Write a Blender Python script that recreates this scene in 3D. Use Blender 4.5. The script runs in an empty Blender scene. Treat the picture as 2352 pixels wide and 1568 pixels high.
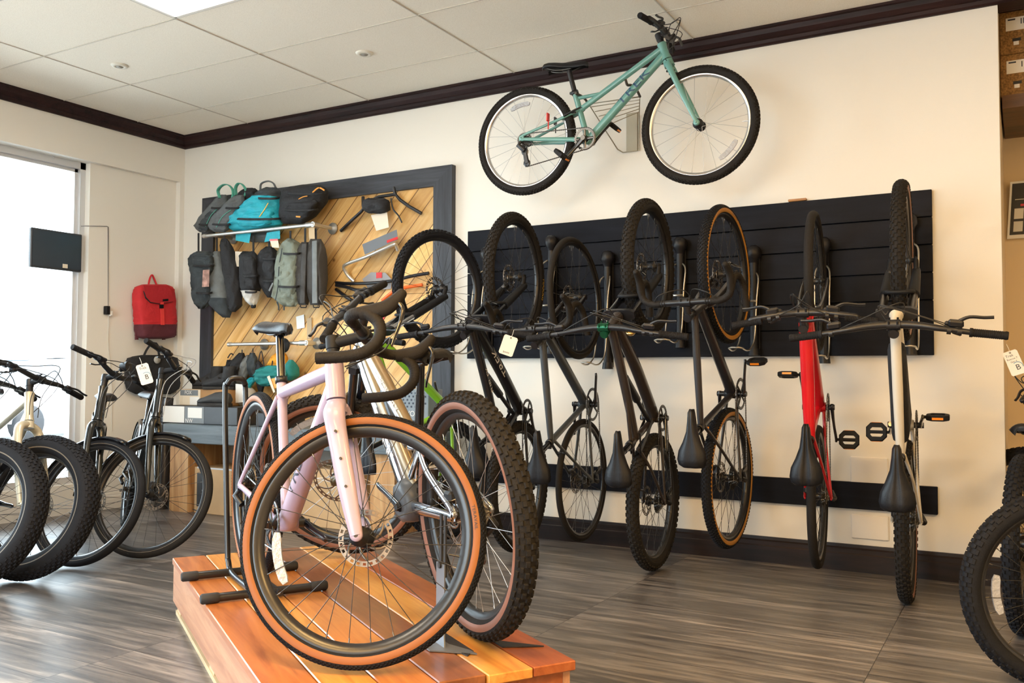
import bpy, bmesh, math, random
from mathutils import Vector as V3, Matrix, Quaternion
random.seed(7)
SC = bpy.context.scene
COL = SC.collection
PI = math.pi

# ------------------------------------------------------------------ camera
CAM = V3((6.145, -5.143, 1.042))
FPX, YAW, PITCH, ROLL = 2057.03, .5205, .0383, .0038
_c, _s = math.cos(YAW), math.sin(YAW)
FW = V3((-_s*math.cos(PITCH), _c*math.cos(PITCH), math.sin(PITCH)))
_r = V3((_c, _s, 0)); _u = _r.cross(FW)
RT = _r*math.cos(ROLL)+_u*math.sin(ROLL); UP = _u*math.cos(ROLL)-_r*math.sin(ROLL)
cd = bpy.data.cameras.new('camera'); cam = bpy.data.objects.new('camera', cd); COL.objects.link(cam)
cd.lens = FPX/2352*36; cd.sensor_width = 36; cd.clip_start = .05; cd.clip_end = 200
cam.matrix_world = Matrix(((RT.x, UP.x, -FW.x, CAM.x), (RT.y, UP.y, -FW.y, CAM.y), (RT.z, UP.z, -FW.z, CAM.z), (0, 0, 0, 1)))
SC.camera = cam

def ray(x, y): return FW+RT*((x-1176)/FPX)-UP*((y-784)/FPX)
def onY(x, y, Y): d = ray(x, y); return CAM+d*((Y-CAM.y)/d.y)      # a point of a plane parallel to the back wall
def onX(x, y, X): d = ray(x, y); return CAM+d*((X-CAM.x)/d.x)
def onZ(x, y, Z): d = ray(x, y); return CAM+d*((Z-CAM.z)/d.z)

# ------------------------------------------------------------------ materials
def mat(name, col, rough=.5, metal=0, bump=0, bscale=60, vary=0, vscale=8, coat=0, spec=.5, trans=0, emit=0, sheen=0, aniso=None):
    m = bpy.data.materials.new(name); m.use_nodes = True
    nt = m.node_tree; b = nt.nodes['Principled BSDF']
    b.inputs['Base Color'].default_value = (*col, 1); b.inputs['Roughness'].default_value = rough; b.inputs['Metallic'].default_value = metal
    b.inputs['Specular IOR Level'].default_value = spec
    if coat: b.inputs['Coat Weight'].default_value = coat; b.inputs['Coat Roughness'].default_value = .08
    if trans: b.inputs['Transmission Weight'].default_value = trans
    if sheen: b.inputs['Sheen Weight'].default_value = sheen
    if emit: b.inputs['Emission Color'].default_value = (*col, 1); b.inputs['Emission Strength'].default_value = emit
    if bump or vary:
        tc = nt.nodes.new('ShaderNodeTexCoord')
        if vary:
            n = nt.nodes.new('ShaderNodeTexNoise'); n.inputs['Scale'].default_value = vscale; n.inputs['Detail'].default_value = 4
            nt.links.new(tc.outputs['Object'], n.inputs['Vector'])
            r = nt.nodes.new('ShaderNodeValToRGB')
            r.color_ramp.elements[0].position = .3; r.color_ramp.elements[1].position = .7
            r.color_ramp.elements[0].color = (*[max(0, c*(1-vary)) for c in col], 1); r.color_ramp.elements[1].color = (*[min(1, c*(1+vary)) for c in col], 1)
            nt.links.new(n.outputs['Fac'], r.inputs['Fac']); nt.links.new(r.outputs['Color'], b.inputs['Base Color'])
        if bump:
            n = nt.nodes.new('ShaderNodeTexNoise'); n.inputs['Scale'].default_value = bscale; n.inputs['Detail'].default_value = 3
            nt.links.new(tc.outputs['Object'], n.inputs['Vector'])
            bp = nt.nodes.new('ShaderNodeBump'); bp.inputs['Strength'].default_value = bump; bp.inputs['Distance'].default_value = .01
            nt.links.new(n.outputs['Fac'], bp.inputs['Height']); nt.links.new(bp.outputs['Normal'], b.inputs['Normal'])
    return m

def wood(name, cols, grain_axis=0, rough=.45, scale=1.0, coat=0, plank=None, knots=0, gap=.004, coord='Object', rot=0, spec=.5, bump=.15):
    """Procedural timber. plank=(length, width): boards with a tone each; cols: dark..light ramp."""
    m = bpy.data.materials.new(name); m.use_nodes = True; nt = m.node_tree; N = nt.nodes; L = nt.links
    b = N['Principled BSDF']; b.inputs['Roughness'].default_value = rough; b.inputs['Specular IOR Level'].default_value = spec
    if coat: b.inputs['Coat Weight'].default_value = coat; b.inputs['Coat Roughness'].default_value = .15
    tc = N.new('ShaderNodeTexCoord'); mp = N.new('ShaderNodeMapping'); L.new(tc.outputs[coord], mp.inputs['Vector'])
    mp.inputs['Rotation'].default_value = rot if isinstance(rot, tuple) else (0, 0, rot)
    vec = mp.outputs['Vector']
    st = N.new('ShaderNodeMapping'); L.new(vec, st.inputs['Vector'])
    sc = [scale*15]*3; sc[grain_axis] = scale*1.3
    st.inputs['Scale'].default_value = sc
    gvec = st.outputs['Vector']
    fac_plank = None
    if plank:
        br = N.new('ShaderNodeTexBrick'); L.new(vec, br.inputs['Vector'])
        br.inputs['Scale'].default_value = 1; br.inputs['Brick Width'].default_value = plank[0]; br.inputs['Row Height'].default_value = plank[1]
        br.inputs['Mortar Size'].default_value = gap/2; br.inputs['Mortar Smooth'].default_value = 0; br.offset = .37; br.offset_frequency = 1; br.squash = 1
        br.inputs['Color1'].default_value = (0, 0, 0, 1); br.inputs['Color2'].default_value = (1, 1, 1, 1); br.inputs['Mortar'].default_value = (.5, .5, .5, 1)
        fac_plank = br
        # shift the grain per board
        mx = N.new('ShaderNodeVectorMath'); mx.operation = 'MULTIPLY_ADD'
        L.new(br.outputs['Color'], mx.inputs[0]); mx.inputs[1].default_value = (7.3, 7.3, 7.3); L.new(gvec, mx.inputs[2]); gvec = mx.outputs['Vector']
    nz = N.new('ShaderNodeTexNoise'); nz.inputs['Scale'].default_value = 1; nz.inputs['Detail'].default_value = 7; nz.inputs['Roughness'].default_value = .62; nz.inputs['Distortion'].default_value = 1.2
    L.new(gvec, nz.inputs['Vector'])
    rp = N.new('ShaderNodeValToRGB'); e = rp.color_ramp.elements
    e[0].position = .30; e[0].color = (*cols[0], 1); e[1].position = .70; e[1].color = (*cols[-1], 1)
    if len(cols) > 2:
        k = e.new(.5); k.color = (*cols[1], 1)
    L.new(nz.outputs['Fac'], rp.inputs['Fac']); colr = rp.outputs['Color']
    if plank:
        hs = N.new('ShaderNodeHueSaturation'); mr = N.new('ShaderNodeMapRange'); mr.inputs['To Min'].default_value = .72; mr.inputs['To Max'].default_value = 1.2
        L.new(br.outputs['Color'], mr.inputs['Value']); L.new(mr.outputs['Result'], hs.inputs['Value']); L.new(colr, hs.inputs['Color'])
        mm = N.new('ShaderNodeMix'); mm.data_type = 'RGBA'; L.new(br.outputs['Fac'], mm.inputs[0]); L.new(hs.outputs['Color'], mm.inputs[6])
        mm.inputs[7].default_value = (*[c*.35 for c in cols[0]], 1); colr = mm.outputs[2]
    if knots:
        vo = N.new('ShaderNodeTexVoronoi'); vo.inputs['Scale'].default_value = knots; L.new(vec, vo.inputs['Vector'])
        kr = N.new('ShaderNodeValToRGB'); kr.color_ramp.elements[0].position = .03; kr.color_ramp.elements[1].position = .11
        L.new(vo.outputs['Distance'], kr.inputs['Fac'])
        mk = N.new('ShaderNodeMix'); mk.data_type = 'RGBA'; L.new(kr.outputs['Color'], mk.inputs[0]); mk.inputs[6].default_value = (*[c*.35 for c in cols[0]], 1); L.new(colr, mk.inputs[7]); colr = mk.outputs[2]
    L.new(colr, b.inputs['Base Color'])
    bp = N.new('ShaderNodeBump'); bp.inputs['Strength'].default_value = bump; bp.inputs['Distance'].default_value = .004; L.new(nz.outputs['Fac'], bp.inputs['Height']); L.new(bp.outputs['Normal'], b.inputs['Normal'])
    return m

# ------------------------------------------------------------------ mesh builder
def cr(pts, n=6, closed=False):
    """Catmull-Rom through the points."""
    P = [V3(p) for p in pts]; out = []; N = len(P)
    rng = range(N) if closed else range(N-1)
    for i in rng:
        if closed: a, b, c, d = P[i-1], P[i], P[(i+1) % N], P[(i+2) % N]
        else: a, b, c, d = P[max(i-1, 0)], P[i], P[i+1], P[min(i+2, N-1)]
        for k in range(n):
            t = k/n
            out.append(.5*((2*b)+(c-a)*t+(2*a-5*b+4*c-d)*t*t+(3*b-a-3*c+d)*t**3))
    if not closed: out.append(P[-1])
    return out

def lerpl(vals, n):
    out = []
    for i in range(n):
        t = i/(n-1)*(len(vals)-1); k = min(int(t), len(vals)-2); f = t-k
        a, b = vals[k], vals[k+1]
        out.append(tuple(x+(y-x)*f for x, y in zip(a, b)) if isinstance(a, tuple) else a+(b-a)*f)
    return out

class MB:
    def __init__(s): s.v = []; s.f = []; s.m = []; s.sm = []
    def add(s, vs, fs, m=0, sm=False):
        o = len(s.v); s.v += [tuple(v) for v in vs]
        for f in fs: s.f.append([o+i for i in f]); s.m.append(m); s.sm.append(sm)
    def tube(s, pts, r, n=8, m=0, ref=None, caps=True, sm=True, closed=False):
        P = [V3(p) for p in pts]; K = len(P)
        R = lerpl(list(r), K) if isinstance(r, (list,)) and len(r) != K else (list(r) if isinstance(r, list) else [r]*K)
        vs = []; prev = None
        for i, p in enumerate(P):
            t = (P[(i+1) % K]-P[i-1]) if closed else (P[min(i+1, K-1)]-P[max(i-1, 0)])
            if t.length < 1e-9: t = V3((0, 0, 1))
            t.normalize()
            if ref is not None: a = V3(ref)-t*t.dot(V3(ref))
            elif prev is None:
                z = V3((0, 0, 1)) if abs(t.z) < .9 else V3((1, 0, 0)); a = z-t*t.dot(z)
            else: a = prev-t*t.dot(prev)
            a.normalize(); prev = a; b = t.cross(a)
            ra, rb = R[i] if isinstance(R[i], tuple) else (R[i], R[i])
            for k in range(n):
                q = 2*PI*k/n; vs.append(p+a*(ra*math.cos(q))+b*(rb*math.sin(q)))
        fs = []
        for i in range(K if closed else K-1):
            j = (i+1) % K
            for k in range(n): fs.append([i*n+k, i*n+(k+1) % n, j*n+(k+1) % n, j*n+k])
        s.add(vs, fs, m, sm)
        if caps and not closed:
            s.add(vs[:n], [list(range(n))[::-1]], m); s.add(vs[-n:], [list(range(n))], m)
    def lathe(s, prof, c=(0, 0, 0), ax=(0, 1, 0), n=24, m=0, sm=True, closed=False, ms=None):
        """prof: (radius, height along the axis); ms: material per profile segment."""
        ax = V3(ax).normalized(); a = ax.orthogonal().normalized(); b = ax.cross(a); c = V3(c)
        K = len(prof); vs = []
        for r, h in prof:
            for k in range(n):
                q = 2*PI*k/n; vs.append(c+ax*h+a*(r*math.cos(q))+b*(r*math.sin(q)))
        for i in range(K if closed else K-1):
            j = (i+1) % K
            o = len(s.v) if i == 0 else o
            if i == 0: s.v += [tuple(v) for v in vs]
            for k in range(n):
                s.f.append([o+i*n+k, o+j*n+k, o+j*n+(k+1) % n, o+i*n+(k+1) % n]); s.m.append(ms[i] if ms else m); s.sm.append(sm)
    def box(s, c, d, R=None, m=0, bev=0):
        c = V3(c); hx, hy, hz = d[0]/2, d[1]/2, d[2]/2
        R = R if R is not None else Matrix.Identity(3)
        if not bev:
            vs = [c+R@V3((x*hx, y*hy, z*hz)) for x in (-1, 1) for y in (-1, 1) for z in (-1, 1)]
            s.add(vs, [[0, 1, 3, 2], [4, 6, 7, 5], [0, 4, 5, 1], [2, 3, 7, 6], [0, 2, 6, 4], [1, 5, 7, 3]], m); return
        b = min(bev, hx*.9, hy*.9, hz*.9); vs = []; idx = {}
        for x in (-1, 1):
            for y in (-1, 1):
                for z in (-1, 1):
                    for k, (bx, by, bz) in enumerate(((0, b, b), (b, 0, b), (b, b, 0))):
                        idx[x, y, z, k] = len(vs); vs.append(c+R@V3((x*(hx-bx), y*(hy-by), z*(hz-bz))))
        fs = []
        g = lambda x, y, z, k: idx[x, y, z, k]
        for u in (-1, 1):
            fs += [[g(u, -1, -1, 0), g(u, 1, -1, 0), g(u, 1, 1, 0), g(u, -1, 1, 0)], [g(-1, u, -1, 1), g(1, u, -1, 1), g(1, u, 1, 1), g(-1, u, 1, 1)], [g(-1, -1, u, 2), g(1, -1, u, 2), g(1, 1, u, 2), g(-1, 1, u, 2)]]
            for w in (-1, 1):
                fs += [[g(-1, u, w, 1), g(1, u, w, 1), g(1, u, w, 2), g(-1, u, w, 2)], [g(u, -1, w, 0), g(u, 1, w, 0), g(u, 1, w, 2), g(u, -1, w, 2)], [g(u, w, -1, 0), g(u, w, 1, 0), g(u, w, 1, 1), g(u, w, -1, 1)]]
                for q in (-1, 1): fs.append([g(u, w, q, 0), g(u, w, q, 1), g(u, w, q, 2)])
        s.add(vs, fs, m)
    def prism(s, poly, h, M=None, m=0, m_side=None):
        """poly in local XY, thickness h along local Z (centred)."""
        M = M if M is not None else Matrix.Identity(4); n = len(poly)
        vs = [M@V3((x, y, -h/2)) for x, y in poly]+[M@V3((x, y, h/2)) for x, y in poly]
        s.add(vs, [list(range(n))[::-1], [n+i for i in range(n)]], m)
        s.add(vs, [[i, (i+1) % n, n+(i+1) % n, n+i] for i in range(n)], m if m_side is None else m_side)
    def loft(s, rings, m=0, sm=True, caps=True, ms=None):
        n = len(rings[0]); o = len(s.v)
        for r in rings: s.v += [tuple(p) for p in r]
        for i in range(len(rings)-1):
            for k in range(n):
                s.f.append([o+i*n+k, o+i*n+(k+1) % n, o+(i+1)*n+(k+1) % n, o+(i+1)*n+k]); s.m.append(ms(i, k) if ms else m); s.sm.append(sm)
        if caps:
            s.f.append([o+k for k in range(n)][::-1]); s.m.append(ms(0, 0) if ms else m); s.sm.append(False)
            s.f.append([o+(len(rings)-1)*n+k for k in range(n)]); s.m.append(ms(len(rings)-2, 0) if ms else m); s.sm.append(False)
    def sphere(s, c, r, n=12, m=0, half=False):
        r = r if isinstance(r, tuple) else (r, r, r); K = max(4, n//2); rings = []
        for i in range(K+1):
            th = PI*i/K
            if i in (0, K): th = .02 if i == 0 else PI-.02
            rings.append([(c[0]+r[0]*math.sin(th)*math.cos(2*PI*k/n), c[1]+r[1]*math.sin(th)*math.sin(2*PI*k/n), c[2]-r[2]*math.cos(th)) for k in range(n)])
        s.loft(rings, m)
    def mesh(s, name, mats, fix=True):
        me = bpy.data.meshes.new(name); me.from_pydata(s.v, [], s.f)
        mats = mats if isinstance(mats, (list, tuple)) else [mats]
        for x in mats: me.materials.append(x)
        me.polygons.foreach_set('material_index', s.m); me.polygons.foreach_set('use_smooth', s.sm)
        if fix:
            bm = bmesh.new(); bm.from_mesh(me); bmesh.ops.recalc_face_normals(bm, faces=bm.faces); bm.to_mesh(me); bm.free()
        me.update(); return me
    def build(s, name, mats, parent=None, M=None):
        return put(name, s.mesh(name, mats), parent, M)

def put(name, me, parent=None, M=None):
    o = bpy.data.objects.new(name, me); COL.objects.link(o)
    if parent is not None: o.parent = parent
    if M is not None:
        if parent is not None: o.matrix_local = M
        else: o.matrix_world = M
    return o
def empty(name, M):
    o = bpy.data.objects.new(name, None); COL.objects.link(o); o.matrix_world = M; o.empty_display_size = .1; return o
def tag(o, label, cat, group=None):
    o['label'] = label; o['category'] = cat
    if group: o['group'] = group
    return o
def struct(o): o['kind'] = 'structure'; return o
def T(*a): return Matrix.Translation(V3(a if len(a) == 3 else a[0]))
def basis(x, y, z, o=(0, 0, 0)):
    return Matrix(((x[0], y[0], z[0], o[0]), (x[1], y[1], z[1], o[1]), (x[2], y[2], z[2], o[2]), (0, 0, 0, 1)))

# lettering as geometry, mapped onto a surface by fn(u, v) -> point
def text2d(body, size, cuts=2):
    cu = bpy.data.curves.new('lettering', 'FONT'); cu.body = body; cu.size = size; cu.align_x = 'CENTER'; cu.align_y = 'CENTER'; cu.resolution_u = 3
    ob = bpy.data.objects.new('lettering', cu); COL.objects.link(ob)
    dg = bpy.context.evaluated_depsgraph_get(); dg.update(); ev = ob.evaluated_get(dg)
    me = bpy.data.meshes.new_from_object(ev)
    bm = bmesh.new(); bm.from_mesh(me)
    if cuts:
        bmesh.ops.triangulate(bm, faces=bm.faces[:])
        for _ in range(cuts): bmesh.ops.subdivide_edges(bm, edges=[e for e in bm.edges if e.calc_length() > size*.12], cuts=1)
        bmesh.ops.triangulate(bm, faces=bm.faces[:])
    vs = [v.co.copy() for v in bm.verts]; bm.verts.index_update(); fs = [[v.index for v in f.verts] for f in bm.faces]
    bm.free(); bpy.data.meshes.remove(me); bpy.data.objects.remove(ob); bpy.data.curves.remove(cu)
    return vs, fs
def letter(body, size, fn, m, parent, name='lettering', sx=1.0, cuts=2):
    vs, fs = text2d(body, size, cuts); mb = MB(); mb.add([fn(v.x*sx, v.y) for v in vs], fs)
    return put(name, mb.mesh(name, m, fix=False), parent)
# ------------------------------------------------------------------ bicycles
RUB = mat('tyre_rubber', (.009, .010, .014), .72, bump=.15, bscale=300, spec=.22)
RUBW = mat('tyre_rubber_dusty', (.016, .0145, .014), .8, bump=.2, bscale=200, spec=.22)
TAN = mat('sidewall_tan', (.25, .082, .016), .6)
TANP = mat('sidewall_brown', (.23, .10, .065), .55)
TANY = mat('sidewall_yellow', (.42, .19, .02), .6)
STRIPE = mat('reflective_stripe', (.16, .135, .10), .5)
BLK = mat('black_anodised', (.007, .008, .012), .38, metal=.0, spec=.6)
BLKG = mat('black_gloss', (.005, .006, .010), .18, coat=.6)
BLKM = mat('black_matte', (.007, .008, .011), .6, spec=.3)
GRIPM = mat('grip_rubber', (.007, .007, .009), .75, spec=.3, bump=.3, bscale=400)
TAPE = mat('handlebar_tape', (.009, .0075, .007), .7, spec=.3, bump=.15, bscale=250)
STEEL = mat('steel_bright', (.62, .63, .66), .22, metal=1)
STEELD = mat('steel_dark', (.16, .15, .14), .32, metal=1)
SPOKEB = mat('spoke_black', (.03, .03, .03), .35, metal=.4)
SPOKES = mat('spoke_steel', (.5, .5, .5), .28, metal=1)
BRASS = mat('brass', (.75, .52, .2), .28, metal=1)
ROTOR = mat('rotor_steel', (.24, .20, .165), .42, metal=1)
SADM = mat('saddle_vinyl', (.006, .007, .011), .45, spec=.4, bump=.1, bscale=200)
SILRIM = mat('rim_polished', (.78, .78, .80), .2, metal=.9)
BLKRIM = mat('rim_black', (.012, .012, .014), .3, spec=.6)
AMBER = mat('reflector_amber', (.9, .28, .02), .25)
REDREF = mat('reflector_red', (.6, .02, .02), .25)
CLEARREF = mat('reflector_clear', (.36, .37, .40), .15, spec=.8, bump=.6, bscale=90)
CABLE = mat('cable_housing', (.015, .015, .016), .45)
CABLEW = mat('cable_housing_grey', (.35, .36, .38), .4)
DECALW = mat('decal_white', (.75, .75, .75), .5)
DECALK = mat('decal_dark', (.03, .035, .06), .5)
DECALY = mat('decal_yellow', (.85, .5, .06), .5)
DECALB = mat('decal_navy', (.02, .07, .16), .45)

KIND = {
 'mtb': dict(R=.372, wb=1.20, cs=.437, drop=.035, HA=66, off=.044, ac=.545, ht=.105, sp=.02, stem=.045, SA=75, sh=.70, bw=.78, rise=.02, st=.42, tw=.060),
 'gravel': dict(R=.350, wb=1.03, cs=.43, drop=.075, HA=71.5, off=.049, ac=.40, ht=.14, sp=.02, stem=.08, SA=73.5, sh=.74, bw=.44, rise=0, st=.52, tw=.040),
 'emtb': dict(R=.375, wb=1.25, cs=.448, drop=.03, HA=65, off=.044, ac=.56, ht=.115, sp=.02, stem=.045, SA=76, sh=.66, bw=.78, rise=.025, st=.30, tw=.066),
 'kids': dict(R=.325, wb=.97, cs=.405, drop=.03, HA=69, off=.042, ac=.42, ht=.10, sp=.015, stem=.05, SA=72, sh=.56, bw=.58, rise=.02, st=.30, tw=.050),
 'city': dict(R=.362, wb=1.13, cs=.47, drop=.055, HA=69.5, off=.045, ac=.47, ht=.20, sp=.03, stem=.09, SA=71, sh=.66, bw=.66, rise=.05, st=.45, tw=.048),
 'fat': dict(R=.365, wb=1.12, cs=.455, drop=.05, HA=69, off=.05, ac=.468, ht=.12, sp=.03, stem=.07, SA=73, sh=.68, bw=.76, rise=.02, st=.42, tw=.112),
 'hybrid': dict(R=.350, wb=1.06, cs=.44, drop=.065, HA=70.5, off=.045, ac=.42, ht=.15, sp=.02, stem=.08, SA=73, sh=.70, bw=.66, rise=.015, st=.46, tw=.046),
}

def geom(sp):
    P = dict(sp); R, wb = sp['R'], sp['wb']
    P['ar'] = V3((0, 0, R)); P['af'] = V3((wb, 0, R)); P['bb'] = V3((math.sqrt(sp['cs']**2-sp['drop']**2), 0, R-sp['drop']))
    h = math.radians(sp['HA']); s = V3((-math.cos(h), 0, math.sin(h))); p = V3((math.sin(h), 0, math.cos(h)))
    q = P['af']-p*sp['off']; ac = math.sqrt(sp['ac']**2-sp['off']**2)
    P['s'], P['p'], P['q'], P['acl'] = s, p, q, ac
    P['crown'] = q+s*ac; P['htb'] = q+s*(ac+.01); P['htt'] = q+s*(ac+.01+sp['ht'])
    P['stem0'] = q+s*(ac+.04+sp['ht']+sp['sp'])
    a = math.radians(-6); d = V3((p.x*math.cos(a)+p.z*math.sin(a), 0, -p.x*math.sin(a)+p.z*math.cos(a)))
    P['clamp'] = P['stem0']+d*sp['stem']
    a = math.radians(sp['SA']); u = V3((-math.cos(a), 0, math.sin(a))); P['su'] = u
    P['stt'] = P['bb']+u*sp['st']; P['sad'] = P['bb']+u*sp['sh']
    return P

def pose_hang(p, sp):
    x, y, z, phi, tau, roll = p[:6]
    o = V3((math.sin(phi), -math.cos(phi), 0)); k = V3((0, 0, 1))
    X = k*math.cos(tau)+o*math.sin(tau); Z = o*math.cos(tau)-k*math.sin(tau); Y = Z.cross(X)
    B = basis(X, Y, Z) @ Matrix.Rotation(roll, 4, 'X'); g = geom(sp)
    return T(V3((x, y, z))-(B @ ((g['ar']+g['af'])/2))) @ B
def pose_stand(p):
    return T(*p[:3]) @ Matrix.Rotation(p[3], 4, 'Z') @ Matrix.Rotation(p[5], 4, 'Y') @ Matrix.Rotation(-p[4], 4, 'X')
def pose_front(af, h, lean, sp):
    B = Matrix.Rotation(math.radians(h), 4, 'Z') @ Matrix.Rotation(-math.radians(lean), 4, 'X')
    o = V3(af)-B @ geom(sp)['af']; o.z = 0
    return T(o) @ B

_W = {}
def wheel_meshes(R, tw, tread, side, rimm, spokem, rdep=.02, nsp=28, tmat=None, rr=.08, dyn=False):
    key = (R, tw, tread, side and side.name, rimm.name, spokem.name, rdep, nsp, tmat and tmat.name, rr, dyn)
    if key in _W: return _W[key]
    D = {}; tm = tmat or RUB
    kh = {'mtb': .0055, 'trail': .004, 'gravel': .002, 'fat': .005, 'slick': 0}[tread]
    rb = tw/2; Rc = R-kh-rb; t = MB()
    angs = [-150, -138, -120, -106, -100, -82, -66, -48, -24, 0, 24, 48, 66, 82, 100, 106, 120, 138, 150]
    prof = [(Rc+rb*math.cos(math.radians(a)), rb*math.sin(math.radians(a))*1.02) for a in angs]
    ms = []
    for i in range(len(angs)-1):
        am = abs(angs[i]+angs[i+1])/2
        if side is STRIPE: ms.append(1 if 100 < am < 104 else 0)
        else: ms.append(1 if side is not None and (78 if tread == 'mtb' else 58) < am < 128 else 0)
    t.lathe(prof, n=84, ms=ms)
    if kh:
        if tread == 'mtb': pitch = .0335; rows = [(-13, 0, .017, .013), (13, .5, .017, .013), (-38, .5, .015, .010), (38, 0, .015, .010), (-62, 0, .021, .011), (62, .5, .021, .011)]
        elif tread == 'trail': pitch = .021; rows = [(0, 0, .010, .008), (-22, .5, .010, .008), (22, .5, .010, .008), (-44, 0, .010, .009), (44, 0, .010, .009), (-63, .5, .012, .008), (63, .5, .012, .008)]
        elif tread == 'fat': pitch = .036; rows = [(0, 0, .018, .013), (-14, .5, .018, .013), (14, .5, .018, .013), (-28, 0, .018, .013), (28, 0, .018, .013), (-42, .5, .018, .013), (42, .5, .018, .013), (-56, 0, .02, .013), (56, 0, .02, .013)]
        else: pitch = .0125; rows = [(-26, 0, .007, .004), (26, .5, .007, .004), (-40, .5, .007, .004), (40, 0, .007, .004), (-55, 0, .007, .005), (55, .5, .007, .005), (-10, .25, .009, .004), (10, .75, .009, .004)]
        nk = int(2*PI*R/pitch)
        for a, of, ln, wd in rows:
            ar = math.radians(a); cr_, h0 = Rc+rb*math.cos(ar), rb*math.sin(ar)
            for k in range(nk):
                q = 2*PI*(k+of)/nk; e = V3((math.cos(q), 0, math.sin(q))); tg = V3((-math.sin(q), 0, math.cos(q)))
                nrm = e*math.cos(ar)+V3((0, 1, 0))*math.sin(ar); lat = V3((0, 1, 0))*math.cos(ar)-e*math.sin(ar)
                c = e*cr_+V3((0, h0, 0)); vs = []
                for hh, sc in ((-.001, 1.0), (kh, .82)):
                    for u, w in ((-1, -1), (1, -1), (1, 1), (-1, 1)): vs.append(c+nrm*hh+tg*(u*ln/2*sc)+lat*(w*wd/2*sc))
                t.add(vs, [[4, 5, 6, 7], [0, 1, 5, 4], [1, 2, 6, 5], [2, 3, 7, 6], [3, 0, 4, 7]])
    D['tire'] = t.mesh('tire', [tm, side or tm])
    Rr = Rc-rb*.70; w = min(.034, tw*.62) if tw < .09 else .075
    m = MB(); m.lathe([(Rr, -w/2), (Rr+.003, -w/2+.002), (Rr+.003, w/2-.002), (Rr, w/2), (Rr-.007, w/2), (Rr-rdep, w*.22), (Rr-rdep, -w*.22), (Rr-.007, -w/2)], n=84, closed=True)
    # valve stem
    m.tube([(Rr-rdep, 0, 0), (Rr-rdep-.03, 0, 0)], .0028, 6)
    D['rim'] = m.mesh('rim', rimm)
    m = MB(); Ri = Rr-rdep+.002
    for k in range(nsp):
        sd = 1 if k % 2 else -1; q = 2*PI*(k+.5)/nsp; x = math.radians(52)*(1 if (k//2) % 2 else -1); fr = .026
        m.tube([(fr*math.cos(q+x), sd*.028, fr*math.sin(q+x)), (Ri*math.cos(q), sd*.004, Ri*math.sin(q))], .00115, 4, caps=False)
        m.tube([((Ri-.014)*math.cos(q), sd*.005, (Ri-.014)*math.sin(q)), (Ri*math.cos(q), sd*.004, Ri*math.sin(q))], .002, 5, caps=False, m=1)
    D['spokes'] = m.mesh('spokes', [spokem, STEELD if spokem is SPOKEB else spokem])
    m = MB(); hr = .034 if dyn else .016
    m.lathe([(.006, -.056), (.011, -.056), (.012, -.036), (.029, -.031), (.029, -.027), (hr, -.022), (hr, .022), (.029, .027), (.029, .031), (.014, .036), (.011, .056), (.006, .056)], n=20)
    D['hub'] = m.mesh('hub', BLK)
    if rr:
        m = MB(); n = 48; y0 = .040; th = .0018
        def ring(r0, r1, k0, k1):
            for k in range(k0, k1):
                a, b = 2*PI*k/n, 2*PI*(k+1)/n; P = [(r, y, q) for y in (y0, y0+th) for r, q in ((r0, a), (r1, a), (r1, b), (r0, b))]
                m.add([(r*math.cos(q), y, r*math.sin(q)) for r, y, q in P], [[0, 1, 2, 3], [4, 7, 6, 5], [0, 4, 5, 1], [1, 5, 6, 2], [2, 6, 7, 3], [3, 7, 4, 0]])
        ring(rr-.0035, rr, 0, n); ring(rr-.0155, rr-.011, 0, n)
        for k in range(0, n, 2): ring(rr-.011, rr-.0035, k, k+1)
        for k in range(6):
            q = 2*PI*k/6; pts = []
            for i in range(5):
                r = .02+(rr-.035)*i/4; a = q+.9*i/4; pts.append((r*math.cos(a), y0+th/2, r*math.sin(a)))
            m.tube(pts, [(.001, .0045)]*5, 6, ref=(0, 1, 0))
        m.lathe([(.008, y0-.002), (.024, y0-.002), (.024, y0+.003), (.008, y0+.003)], n=20)
        D['brake_rotor'] = m.mesh('brake_rotor', ROTOR)
    _W[key] = D; return D

def put_wheel(root, M, D, refl=None, Rr=.26):
    w = put('wheel', D['rim'], root, M)
    for k in ('tire', 'spokes', 'hub', 'brake_rotor'):
        if k in D: put(k, D[k], w)
    for q in refl or []:
        m = MB(); n = 9; rings = []
        for i in range(n):
            a = math.radians(q-17+34*i/(n-1)); e = V3((math.cos(a), 0, math.sin(a))); hw = .013*(1 if 0 < i < n-1 else .6)
            rings.append([e*(Rr-hw)+V3((0, -.004, 0)), e*(Rr+hw)+V3((0, -.004, 0)), e*(Rr+hw)+V3((0, .004, 0)), e*(Rr-hw)+V3((0, .004, 0))])
        m.loft(rings, sm=False); o = m.build('reflector', CLEARREF, w)
    return w

def chain_plates(m, r, n=40):
    pass

def saddle_mesh(groove=.004):
    m = MB(); xs = [(-.138, .050, -.006), (-.125, .066, .004), (-.10, .072, .006), (-.06, .066, .003), (-.02, .047, -.001), (.03, .029, -.002), (.08, .022, -.002), (.12, .018, -.005), (.137, .010, -.013)]
    n = 13; rings = []
    for x, hw, z in xs:
        top = []; bot = []
        for i in range(n):
            t = -1+2*i/(n-1); d = .030 if x < .1 else .022
            zz = z-d*abs(t)**3.2-groove*math.exp(-(t/.16)**2)
            top.append(V3((x, hw*t, zz))); bot.append(V3((x*.985, hw*t*.86, zz-.012 if abs(t) > .9 else z-.022)))
        rings.append(top+bot[::-1])
    m.loft(rings)
    return m.mesh('saddle', SADM)
_SAD = saddle_mesh()

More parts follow.
